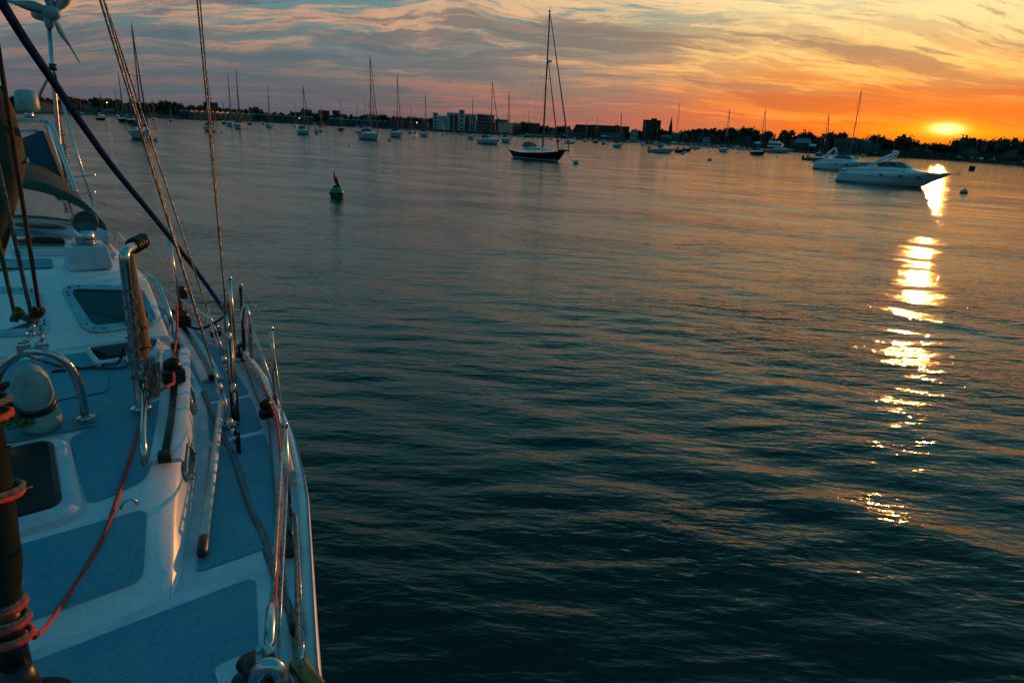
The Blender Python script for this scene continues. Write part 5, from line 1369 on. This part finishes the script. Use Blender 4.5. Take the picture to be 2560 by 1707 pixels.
# dodger: base coaming, hood with clear window
def quad_sheet(name, pix, D, m, parent=Y, th=.006, sub=6, bulge=0.0):
    """a cloth between four corner rays, each at its own distance, given real thickness"""
    C_ = [pd(u, v, d) for (u, v), d in zip(pix, D)]; rows = []
    n = ((C_[1] - C_[0]).cross(C_[3] - C_[0])).normalized()
    if n.dot(C_[0] - Vector((0, 0, CH))) > 0: n = -n
    for i in range(sub + 1):
        a = C_[0].lerp(C_[3], i / sub); b = C_[1].lerp(C_[2], i / sub)
        rows.append([a.lerp(b, j / sub) + n * bulge * math.sin(math.pi * i / sub) * math.sin(math.pi * j / sub) for j in range(sub + 1)])
    b = MB(); b.loft(rows); b.loft([[p - n * th for p in r] for r in rows])
    return b.build(name, m, parent)
cg = []
for u, v in ((20, 552), (100, 560), (190, 570), (250, 580), (272, 590)):
    p = at(u, v + 22, 2.14); cg.append([p, p + up * .09, p + up * .10 + BL(.05, 0, 0), p + BL(.06, 0, 0)])
MB().loft(cg, closed=True, caps=(True, True)).build('dodger_coaming', K['gel'], Y, bevel=.01)
lo = [(20, 545, 6.45), (100, 548, 6.4), (180, 556, 6.35), (235, 567, 6.3), (268, 578, 6.25)]
hi = [(20, 442, 6.9), (100, 456, 6.85), (160, 478, 6.75), (215, 510, 6.6), (262, 560, 6.3)]
wl = [(20, 466, 6.82), (100, 480, 6.78), (155, 498, 6.7), (205, 522, 6.58), (236, 545, 6.4)]
wb_ = [(20, 536, 6.5), (100, 540, 6.46), (170, 548, 6.42), (210, 556, 6.4), (230, 562, 6.37)]
A_, B_, C1, D1 = [[pd(*p) for p in q] for q in (hi, wl, wb_, lo)]
dg = MB().loft([smooth_pts(A_), smooth_pts(B_)]).loft([smooth_pts(C1), smooth_pts(D1)]).poly([A_[-1], B_[-1], C1[-1], D1[-1]], [(0, 1, 2, 3)])
bk = BL(1.15, -.1, .12)
dg.loft([smooth_pts(A_), [p + bk * .5 + up * .10 for p in smooth_pts(A_)], [p + bk for p in smooth_pts(A_)]])
dgo = dg.build('dodger', K['olive'], Y, fix=False)
MB().loft([smooth_pts(B_), smooth_pts(C1)]).build('vinyl_window', K['vinyl'], dgo, fix=False)
MB().tube(smooth_pts([pd(u, v + 3, d + .01) for u, v, d in lo]), .008, 6).build('brass_strip', mat('gold_strip', (.7, .5, .3), .25, metal=1.0), dgo)
# bimini screen and frame further aft
quad_sheet('cockpit_screen', [(40, 352), (106, 326), (166, 474), (30, 452)], [7.7, 7.6, 7.2, 7.3], K['navyc'], bulge=.05)
quad_sheet('cockpit_side_screen', [(106, 326), (124, 340), (172, 470), (158, 468)], [7.6, 7.8, 7.5, 7.2], K['olive'])
ar = MB()
ar.tube(smooth_pts([pd(20, 300, 8.6), pd(90, 300, 8.6), pd(114, 303, 8.6), pd(131, 322, 8.5), pd(150, 372, 8.4), pd(172, 432, 8.3), pd(190, 482, 8.2)]), .023, 8)
ar.tube([pd(45, 298, 8.8), pd(112, 297, 8.8)], .018, 8).tube([pd(45, 327, 8.7), pd(108, 327, 8.7)], .016, 8)
ar.tube(smooth_pts([pd(112, 300, 8.8), pd(128, 350, 8.75), pd(150, 420, 8.7), pd(165, 470, 8.6)]), .018, 8)
aro = ar.build('stern_arch', K['steel'], Y)
# wind generator on its braced pole
wp = MB(); wp.tube([pd(166, 470, 11.3), pd(150, 390, 11.3), pd(136, 230, 11.3), pd(123, 72, 11.3)], .028, 10)
wpo = wp.build('generator_pole', K['steel'], Y)
MB().lathe([(.045, -.04), (.045, .04)], tuple(pd(132, 168, 11.3)), 12).build('pole_clamp', K['dark'], wpo)
MB().tube([pd(134, 172, 11.3), pd(176, 330, 10.9), pd(232, 512, 10.4)], .016, 8).build('pole_brace', K['steel'], wpo)
MB().tube([pd(132, 172, 11.3), pd(103, 228, 11.6), pd(78, 290, 11.8)], .018, 8).build('pole_brace', K['steel'], wpo)
hb0 = pd(124, 34, 11.3); wind = (BL(-1, .35, 0)).normalized(); Mw = wind.to_track_quat('Z', 'Y').to_matrix()
K['gen'] = mat('grey_generator_paint', (.22, .30, .32), .4, var=.15)
ge = MB().lathe([(.02, -.34), (.07, -.30), (.10, -.12), (.10, .02), (.085, .10), (.05, .16), (.01, .18)], tuple(hb0), 20, M=Mw).build('wind_generator', K['gen'], wpo)
MB().tube([pd(124, 46, 11.3), pd(123, 72, 11.3)], [.08, .035], 12).build('generator_neck', K['gen'], wpo)
for (u, v) in ((18, 6), (193, 158), (165, -22), (103, -36)):
    tip = pd(u, v, 11.25); d = tip - hb0; ln = min(max(d.length, .6), .72); d = d.normalized(); sd = d.cross(wind).normalized(); rr_ = []
    for k in range(9):
        t = k / 8; w = .105 * (1 - t) ** .7 * (.55 + 1.3 * math.sin(math.pi * min(t * 1.6, 1)) * .6) + .012; c = hb0 + wind * .06 + d * (.07 + (ln - .07) * t); tw = wind * w * .30 * (1 - t * .6)
        rr_.append([c - sd * w * .35 - tw, c + wind * .012, c + sd * w * .65 + tw, c - wind * .008])
    MB().loft(rr_, closed=True, caps=(True, True)).build('blade', K['gen'], wpo)
# satellite dome on the arch
dm = pd(71, 276, 8.7)
MB().lathe([(.03, -.02), (.095, 0), (.105, .03), (.10, .16), (.085, .185), (.04, .195), (.005, .197)], tuple(dm), 22).build('antenna_dome', K['cowl'], aro)
MB().tube([dm - up * .10, dm], [.03, .045], 10).build('dome_stem', K['steel'], aro)
for (a, b) in (((158, 398), (192, 520)), ((150, 300), (178, 470))):
    rd = MB(); A, B2 = pd(*a, 10.2), pd(*b, 9.8); rd.tube([A, B2], [.004, .012], 6)
    for k in (.2, .4, .62, .8): rd.tube([A.lerp(B2, k) + BL(0, .03 * math.cos(q), .03 * math.sin(q)) for q in [6.283 * j / 10 for j in range(10)]], .004, 4, closed=True)
    tag(rd.build('fishing_rod', K['blk']), 'fishing rod leaning ' + ('right' if a[0] == 158 else 'left') + 'most at the stern behind the dodger', 'fishing rod')
ra = MB()
for v0, v1 in ((438, 437), (482, 480)): ra.tube([pd(170, v0 + 6, 10.2), pd(238, v1, 10.0)], .008, 5)
ra.build('rod_holder', K['steel'], Y)

# stanchions and lifelines
def stanch(ub, vb, ut=None, vt=None, h=.6, m='steel', r=.0125):
    p = at(ub, vb, 1.385)
    top = Vector((p.x, p.y, 1.385 + h))
    if ut is not None:   # follow the slight outward lean seen
        z = p.z + h; q = at(ut, vt, z); top = p.lerp(q, 1.0) if (q - Vector((p.x, p.y, z))).length < .12 else top
    o = MB().tube([p, top], r, 10).build('stanchion', K[m], Y)
    MB().lathe([(.03, 0), (.03, .012), (.018, .03), (.016, .10)], tuple(p), 12).build('stanchion_base', K['dark'], o)
    MB().lathe([(.014, -.015), (.016, 0), (.010, .014)], tuple(top), 10).build('stanchion_cap', K['steel'], o)
    return p, top
b0, t0 = stanch(587, 872, 574, 694, .57); b1, t1 = stanch(612, 902, 601, 712, .57, 'dark'); b2, t2 = stanch(691, 1022, 677, 820, .54); b3, t3 = stanch(727, 1385, 708, 1022, .585)
bn, tn = stanch(452, 777, 418, 566, .76)
bt0, tt0 = BL(9.3, 1.80, 1.4), BL(9.3, 1.84, 2.1)
MB().tube([bt0, tt0], .0125, 8).build('stanchion', K['steel'], Y)
rail('gate_brace', [at(627, 918, 1.385), at(627, 880, 1.50), at(622, 800, 1.76), at(616, 768, 1.84), at(607, 775, 1.82), at(606, 800, 1.74)], .0125)
mid = lambda b, t, f=.5: b.lerp(t, f)
ll = lambda nm, P_, r=.0042, m='wire2': MB().tube(P_, r, 6).build(nm, K[m], Y)
ll('lifeline', [tt0, tn, t0, t1, t2, t3], .0035)
ll('lifeline', [mid(bt0, tt0), mid(bn, tn), mid(b0, t0), mid(b1, t1), mid(b2, t2), mid(b3, t3)], .0035)
ll('gate_strut', [at(617, 775, 1.82), mid(b2, t2, .16)], .010, 'steel')
# forward of the last stanchion the lines run to the pulpit by the camera
pu = at(668, 1660, 1.93); pu2 = at(694, 1668, 1.72); pu3 = at(757, 1604, 1.45)
ll('lifeline', [t3, at(703, 1150, 1.955), at(688, 1400, 1.95), at(680, 1500, 1.95)], .0062, 'wire2')
def turnbuckle(a, b, r=.013, parent=Y, body='steel'):
    a, b = Vector(a), Vector(b); o = MB().tube([a, a.lerp(b, .1), a.lerp(b, .16), a.lerp(b, .84), a.lerp(b, .9), b], [r * .5, r * .6, r, r, r * .6, r * .5], 8).build('turnbuckle', K[body], parent)
    return o
turnbuckle(at(680, 1500, 1.95), at(672, 1628, 1.945), .013)
tb = MB().box(at(671, 1642, 1.945), (.022, .03, .05), rot=AB).tube([at(671, 1640, 1.95), at(676, 1675, 1.92)], .012, 8); tb.build('toggle', K['steel'], Y, bevel=.004)
ll('lifeline', [mid(b3, t3, .62), at(716, 1240, 1.76), at(702, 1500, 1.755), at(694, 1668, 1.75)], .0050)
ll('lifeline', [mid(b3, t3, .42), at(740, 1290, 1.60), at(750, 1450, 1.58), at(757, 1600, 1.56)], .0042)
MB().tube([at(757, 1596, 1.56), at(756, 1640, 1.54), at(750, 1668, 1.5)], [.005, .008, .004], 8).build('lifeline_fork', K['steel'], Y)
MB().tube(smooth_pts([at(646, 1800, 1.80), at(640, 1712, 1.90), at(650, 1672, 1.95), at(678, 1662, 1.96), at(700, 1680, 1.94), at(712, 1730, 1.88), at(716, 1800, 1.7)]), .017, 12).build('pulpit_rail', K['steel'], Y)
rail('pulpit_leg', [at(650, 1640, 1.60), at(645, 1707, 1.45), at(640, 1780, 1.37)], .011, smooth=False)
MB().tube([at(648, 1618, 1.62), at(643, 1690, 1.42)], .010, 10).build('deck_pin', K['steel'], Y)
MB().lathe([(.075, 0), (.075, .02), (.04, .04), (.035, .08), (.055, .09), (.02, .10)], tuple(at(640, 1712, 1.37)), 20).build('mooring_cleat', K['dark'], Y)
ck = MB().box(at(767, 1690, 1.42), (.06, .16, .05), rot=AB); ck.build('fairlead', mat('bronze', (.30, .20, .08), .35, metal=.9, var=.4, vscale=20), Y, bevel=.015)
panel([(1.60, .50), (1.95, .56), (1.95, .66), (1.60, .58)], zd_, lift=.006, m=K['gel'], rnd=.03, name='cleat_pad')

# standing rigging: pairs of stranded wire down to deck fittings
def stay(top_px, base_pt, D, name='shroud', r=.0058, over=1.6):
    a = pd(*top_px, D); d = a - base_pt; return MB().tube([base_pt, base_pt + d * .5, base_pt + d * over], r, 8).build(name, K['wire'], Y)
def rig(base_px, z0, tb0, tb1, tops, D, lower=None):
    """chainplate, lower rod, turnbuckle and the wires above it"""
    bp = BL(*hitf(*base_px, zd_), 1.37); top = pd(*tops[0], D); d = (top - bp)
    def on(f): return bp + d * f
    cp = MB().box(bp + up * .05, (.05, .012, .13), rot=AB + R(90)); cpo = cp.build('chainplate', K['dark'], Y, bevel=.004)
    f = [0.03, .075, tb0, tb1]
    MB().tube([on(.02), on(tb0)], .0085, 8).lathe([(.012, -.02), (.016, 0), (.012, .02)], tuple(on(.03)), 8).build('toggle', K['steel'], cpo)
    o = MB(); m = (tb0 + tb1) / 2
    for e in (-1, 1): o.tube([on(tb0) + BL(0, .010 * e, 0), on(tb1) + BL(0, .010 * e, 0)], .0055, 6)
    o.lathe([(.010, -.03), (.017, -.02), (.017, .02), (.010, .03)], tuple(on(tb0)), 8, M=d.to_track_quat('Z', 'Y').to_matrix()).lathe([(.010, -.03), (.017, -.02), (.017, .02), (.010, .03)], tuple(on(tb1)), 8, M=d.to_track_quat('Z', 'Y').to_matrix())
    o.build('turnbuckle', K['steel'], cpo)
    MB().tube([on(tb1), on(tb1 + .05)], .0095, 8).build('swage', K['steel'], cpo)
    for k, tp in enumerate(tops):
        a = pd(*tp, D + .02 * k); b_ = on(tb1 + .05); MB().tube([b_, a, b_ + (a - b_) * 1.6], .0058 if k == 0 else .0048, 8).build('shroud', K['wire'], Y)
rig((597, 1132), 1.37, .07, .16, [(250, 0), (259, 0)], 3.95)
rig((592, 1062), 1.37, .08, .20, [(493, 0), (500, 0)], 4.9)
rig((578, 960), 1.37, .06, .15, [(259, -4)], 5.2)
dc = MB().tube([BL(*hitf(590, 1060, zd_), 1.37), at(575, 870, 1.72), at(566, 760, 1.95)], .024, 10); dc.build('shroud_cover', K['dark'], Y)
MB().lathe([(.045, 0), (.05, .01), (.02, .03)], tuple(BL(*hitf(575, 1072, zd_), 1.375)), 14).build('deck_ring', K['steel'], Y)

# netting laced along the after lifelines
nt_ = MB(); nA0, nA1, nB0, nB1 = tt0, bt0 + up * .02, tn - up * .02, bn + up * .06
for i in range(30):
    t = i / 29; nt_.tube([nA0.lerp(nB0, t), nA1.lerp(nB1, t)], .0022, 3, cap=False)
for j in range(11):
    t = j / 10; nt_.tube([nA0.lerp(nA1, t), (nA0.lerp(nA1, t)).lerp(nB0.lerp(nB1, t), .5) - up * .02, nB0.lerp(nB1, t)], .0022, 3, cap=False)
tag(nt_.build('safety_netting', K['net'], fix=False), 'fine grey safety netting laced along the after lifelines', 'netting')

# ------------------------------------------------------------------ loose gear lying on or tied to the yacht
def rope(pts, r, m, label, name='rope', k=8, n=8):
    return tag(MB().tube(smooth_pts(pts, k), r, n).build(name, K[m]), label, 'rope')
zh = lambda u, v, l=.012: BL(*hitf(u, v, zt), zt(*hitf(u, v, zt)) + l)
zk = lambda u, v, l=.010: BL(*hitf(u, v, zd_), zd_(*hitf(u, v, zd_)) + l)
rope([at(441, 760, 1.80), at(443, 800, 1.78), at(440, 850, 1.76), at(433, 905, 1.76), at(434, 955, 1.78), at(424, 962, 1.80), at(392, 982, 1.79), zh(370, 1012, .03), zh(356, 1050), zh(345, 1090), zh(330, 1140), zh(312, 1195), zh(290, 1262), zh(262, 1340), zh(220, 1418), zh(170, 1498), at(120, 1560, 1.46), at(86, 1592, 1.62)], .0078, 'red', 'long red rope snaking over the trunk cabin from the track car to the furled sail')
rope([at(566, 838, 1.45), zk(600, 884, .03), zk(640, 945, .07), at(672, 1000, 1.46), at(693, 1060, 1.52), at(702, 1180, 1.58), at(699, 1300, 1.66), at(691, 1420, 1.78), at(685, 1540, 1.90)], .0065, 'red', 'thin red rope running along the rail beside the lifelines')
rope([pd(0, 0, 2.9), pd(62, 100, 3.2), pd(130, 200, 3.5), pd(210, 318, 3.95), pd(290, 428, 4.4), pd(400, 562, 5.1), pd(500, 690, 5.8), at(567, 786, 1.62)], .0165, 'blue', 'thick navy blue rope slanting down from the upper left corner to the rail')
rope([at(567, 786, 1.62), at(540, 805, 1.50), at(500, 822, 1.42), zk(462, 826, .05)], .010, 'blue', 'short navy rope tail hanging in a bight by the side deck track')
rope([zk(533, 853), zk(590, 905), zk(608, 916, .04), zk(640, 990), zk(670, 1062, .04), zk(678, 1130), zk(686, 1220), zk(696, 1330), zk(712, 1460), zk(730, 1580), zk(742, 1700)], .0058, 'flek', 'flecked line led through blocks along the side deck')
rope([mid(b3, t3, .35), at(737, 1300, 1.52), at(741, 1430, 1.51), at(744, 1560, 1.50), at(747, 1668, 1.46)], .0085, 'flek', 'black and white braided rope hanging just inside the outer rail')
# webbing strap on the side deck
wbp = smooth_pts([zk(508, 980, .006), zk(560, 1098, .006), zk(600, 1195, .008), zk(640, 1300, .006), zk(668, 1382, .006), zk(700, 1470, .006), zk(728, 1545, .006)], 6); rr_ = []
for i, p in enumerate(wbp):
    d = (wbp[min(i + 1, len(wbp) - 1)] - wbp[max(i - 1, 0)]).normalized(); x = d.cross(up).normalized(); tw = Vector((0, 0, .010 * math.sin(i * .5)))
    rr_.append([p - x * .017 - tw, p + up * .005, p + x * .017 + tw, p - up * .002 + x * .0])
tag(MB().loft(rr_, closed=True, caps=(True, True)).build('webbing_strap', K['web']), 'flat grey webbing safety strap lying along the side deck', 'strap')
tag(MB().tube([at(729, 1540, 1.40), at(738, 1580, 1.43)], .018, 8).build('strap_hook_cover', K['blk']), 'small black sleeve at the forward end of the webbing strap', 'sleeve')
# boat pole
pa, pb = at(553, 1010, 1.43), at(510, 1345, 1.40); po = empty('boat_pole', pb, 0, 'white painted boat pole with a black rubber end lying on the side deck', 'pole'); po['_abs'] = tuple(pb)
MB().tube([pa, pb], .0195, 14).build('shaft', K['pole'], po)
dd = (pb - pa).normalized(); MB().tube([pb - dd * .002, pb + dd * .01, pb + dd * .10, pb + dd * .118, pb + dd * .122], [.0215, .0225, .0225, .016, .004], 14).build('rubber_cap', K['blk'], po)
# leather bundle and its coils behind the guard bar
bd = empty('rolled_bundle', at(355, 900, 1.95), 0, 'tan leather wrapped bundle strapped upright behind the spiral corded guard bar', 'bundle'); bd['_abs'] = tuple(at(355, 900, 1.95))
rr_ = []
back_ = BL(.09, 0, 0)
for (u, v, z, w) in ((336, 640, 2.42, .022), (341, 700, 2.32, .032), (350, 770, 2.20, .042), (358, 830, 2.08, .050), (361, 880, 1.98, .056), (359, 912, 1.92, .044), (357, 922, 1.90, .015)):
    c = at(u, v, z) + back_; x = BL(.25, 1, 0).normalized(); y = BL(1, -.25, 0).normalized(); rr_.append([c + x * w * math.cos(a) + y * w * .5 * math.sin(a) for a in [6.283 * k / 14 for k in range(14)]])
MB().loft(rr_, closed=True, caps=(True, True)).build('cover', K['leather'], bd)
for f in (3, 4):
    MB().tube([p for p in rr_[f]], .006, 6, closed=True).build('strap', K['blk'], bd)
cl_ = MB(); rnd = random.Random(3)
for k in range(9):
    u = 368 + k * 3.2; A = at(u - 6, 900 + rnd.uniform(-8, 12), 1.97); B3 = at(u + rnd.uniform(-3, 5), 985 + rnd.uniform(-22, 14), 1.78); C3 = at(u + 5, 905, 1.96)
    cl_.tube(smooth_pts([A, A.lerp(B3, .6) - Vector((.012, 0, 0)), B3, C3.lerp(B3, .6) + Vector((.012, 0, 0)), C3], 5), .0045, 5)
tag(cl_.build('hanging_coil', K['flek']), 'hanging loops of thin cord below the tan leather bundle', 'rope')
rope([at(310, 870, 1.96), at(296, 905, 1.86), zh(262, 920, .02), zh(200, 928, .015), zh(130, 935, .015)], .008, 'blk', 'dark cable running across the trunk top to the guard bar')
rope([at(70, 890, 1.95), zh(110, 915, .03), zh(170, 926, .02), zh(300, 928, .02), zh(330, 915, .02)], .006, 'brown', 'thin brown line crossing the trunk top behind the hoop')
# sheets that come down to the hoop
def down(top, D0, bot, z, r, m, lab):
    a = pd(*top, D0); b = at(*bot, z); d = (a - b); rope([b, b.lerp(a, .5), a, a + d * .6], r, m, lab, k=2)
down((28, 560), 3.5, (80, 795), 2.22, .0085, 'grey', 'grey rope coming down to a shackle on the hoop')
down((8, 200), 3.3, (98, 770), 2.26, .0085, 'brown', 'dark red rope coming down to the right shackle on the hoop')
down((-8, 590), 3.3, (36, 780), 2.2, .0085, 'green', 'bright green rope coming down to a knot beside the hoop')
def knot(c, r, m, lab, seed):
    q = random.Random(seed); P_ = [c + Vector((q.gauss(0, 1), q.gauss(0, 1), q.gauss(0, 1.2))).normalized() * r * q.uniform(.5, 1) for _ in range(10)]
    tag(MB().tube(smooth_pts(P_ + P_[:1], 5), .009, 7).build('knot', K[m]), lab, 'rope')
knot(at(80, 800, 2.22), .035, 'grey', 'grey rope knot above the left hoop shackle', 1); knot(at(98, 778, 2.26), .028, 'brown', 'dark red knot above the right hoop shackle', 2); knot(at(42, 788, 2.2), .035, 'green', 'bright green knot hanging left of the hoop shackles', 3)
sh_ = MB()
for A, B3 in ((at(82, 812, 2.18), at(62, 868, 2.10)), (at(100, 800, 2.2), at(107, 868, 2.10))):
    for k in range(4):
        p = A.lerp(B3, (k + .5) / 4); e = (B3 - A).normalized(); x = e.orthogonal().normalized() if k % 2 else e.cross(e.orthogonal()).normalized(); l = (B3 - A).length / 4 * .62
        sh_.tube([p + e * l * math.cos(a) + x * .016 * math.sin(a) for a in [6.283 * j / 10 for j in range(10)]], .0048, 6, closed=True)
sh_.build('shackle_chain', K['steel'], ho)
# coiled lines by the vent
g_ = MB(); q = random.Random(8); P_ = []
c0 = at(48, 1045, 1.76)
for k in range(46):
    a = k * .62; rr2 = .055 + .03 * math.sin(k * 1.7); P_.append(c0 + BL(-.02 + rr2 * math.cos(a) * .7, rr2 * math.sin(a) * 1.2, .03 * math.sin(k * 2.3) + .01))
tag(g_.tube(smooth_pts(P_, 3), .0085, 7).build('coiled_rope', K['green']), 'tangled green rope coil at the foot of the pale cowl vent', 'rope')
P_ = []
c0 = at(30, 985, 1.86)
for k in range(52):
    a = k * .75; P_.append(c0 + BL(.02 * math.sin(k), .07 * math.sin(a) * (1 if k % 2 else .6), .05 * math.cos(a)))
tag(MB().tube(smooth_pts(P_, 3), .008, 7).build('coiled_rope', K['brown']), 'rust red rope hank hanging left of the pale cowl vent', 'rope')

# mast foot and the covered sail at the left edge
mast_b = BL(4.72, -.32, 1.70)
# olive sail bag hanging by the mast
sb = empty('sail_bag', pd(10, 600, 3.9), 0, 'bulging olive canvas sail bag at the upper left edge, crossed by dark ropes', 'sail bag'); sb['_abs'] = tuple(pd(10, 600, 3.9))
rr_ = []
for v, u1 in ((205, -8), (222, 12), (260, 30), (300, 42), (350, 54), (400, 61), (440, 59), (480, 51), (520, 42), (560, 32), (600, 20), (650, 6)):
    c = pd(u1 - 74, v, 3.9); ex = pd(u1, v, 3.9) - c; w = ex.length; x = ex.normalized(); y = x.cross(up).normalized()
    rr_.append([c + x * w * math.cos(a) * (1 + .05 * math.sin(a * 6 + v * .02)) + y * w * .8 * math.sin(a) for a in [6.283 * k / 28 for k in range(28)]])
MB().loft(rr_, closed=True, caps=(True, True)).build('canvas', K['olive'], sb)
seam = []
for v, u1 in ((215, 2), (260, 12), (320, 20), (400, 28), (480, 34), (560, 28), (620, 12)): seam.append(pd(u1, v, 3.86))
MB().tube(smooth_pts(seam), .007, 6).build('seam_cord', K['brown'], sb)
MB().tube([pd(65, 395, 3.9), pd(67, 402, 3.9), pd(68, 408, 3.88)], .008, 6).build('toggle', K['cowl'], sb)
# furled headsail with its sheets and furling drum
s0 = lambda z: BL(2.03 + .275 * (z - 1.6), .062 - .02 * (z - 1.6), z)
fs_ = empty('furled_headsail', s0(1.5), 0, 'dark furled headsail rolled round its stay at lower left, wound with red ropes', 'furled sail'); fs_['_abs'] = tuple(s0(1.5))
rr_ = []
q = random.Random(5)
for k in range(60):
    z = 1.80 + k * .10; rad = (.075 + .035 * min(1, (z - 1.8) / .6)) * (1 + .06 * math.sin(k * .9)) if z > 1.84 else .06
    c = s0(z); ring = []
    for j in range(26):
        a = 6.283 * j / 26; sp = 1 + .20 * (((a / 6.283 + k * .05) % 1.0) - .5) + .05 * math.sin(3 * a + k * .5) + .03 * math.sin(7 * a - k * 1.1); ring.append(c + BL(math.cos(a), math.sin(a), 0) * rad * sp)
    rr_.append(ring)
MB().loft(rr_, closed=True, caps=(True, True)).build('rolled_cloth', K['uv'], fs_)
MB().tube([s0(1.58), s0(1.86)], [.045, .05], 14).build('tack_sleeve', K['blk'], fs_)
def wrap(z0, z1, turns, rad, m, ph=0):
    P_ = []
    for k in range(int(turns * 16) + 1):
        t = k / (turns * 16); a = t * turns * 6.283 + ph; z = z0 + (z1 - z0) * t; P_.append(s0(z) + BL(math.cos(a) * rad, math.sin(a) * rad, 0))
    return MB().tube(P_, .0095, 8).build('wound_sheet', K[m], fs_)
wrap(1.68, 1.82, 3.2, .062, 'red'); wrap(1.70, 1.84, 3.0, .060, 'grey', 2.2)
wrap(1.98, 2.16, 1.3, .112, 'red', 3.6); wrap(2.0, 2.18, 1.3, .115, 'grey', 3.9); wrap(2.22, 2.36, 1.2, .128, 'red', 4.2); wrap(2.25, 2.40, 1.2, .130, 'grey', 4.0)
dr = MB().lathe([(.02, -.0), (.052, 0), (.056, .02), (.050, .09), (.040, .13), (.02, .135)], tuple(s0(1.50)), 26).build('furling_drum', K['blk'], fs_)
MB().lathe([(.02, 0), (.105, 0), (.112, .008), (.108, .016), (.02, .018)], tuple(s0(1.475) + BL(0, .02, 0)), 30).build('drum_plate', K['blk'], fs_)
tx = bpy.data.curves.new('lettering', 'FONT'); tx.body = 'HARKEN'; tx.size = .022; tx.extrude = .0006; tx.align_x = 'CENTER'
t0_ = bpy.data.objects.new('lettering_curve', tx); me_ = bpy.data.meshes.new_from_object(t0_); bpy.data.objects.remove(t0_)
to = bpy.data.objects.new('lettering', me_); COL.objects.link(to); K['let'] = mat('grey_print', (.35, .37, .36), .5); me_.materials.append(K['let'])
dirc = (Vector((0, 0, 1.52)) - s0(1.52)); dirc.z = 0; dirc.normalize(); side = Vector((dirc.y * .6, -dirc.x * .6, 0)) * -1
fdir = (dirc * .9 + Vector((.75, .1, 0))).normalized()
xax = up.cross(fdir).normalized()
lp = s0(1.53) + fdir * .0555
to.matrix_world = Matrix(((xax.x, up.x, fdir.x, lp.x), (xax.y, up.y, fdir.y, lp.y), (xax.z, up.z, fdir.z, lp.z), (0, 0, 0, 1)))
bpy.context.view_layer.update(); mw = to.matrix_world.copy(); to.parent = dr; to.matrix_parent_inverse = Matrix.Translation(-Vector(fs_['_abs']))
for o in bpy.data.objects:
    if '_abs' in o: del o['_abs']
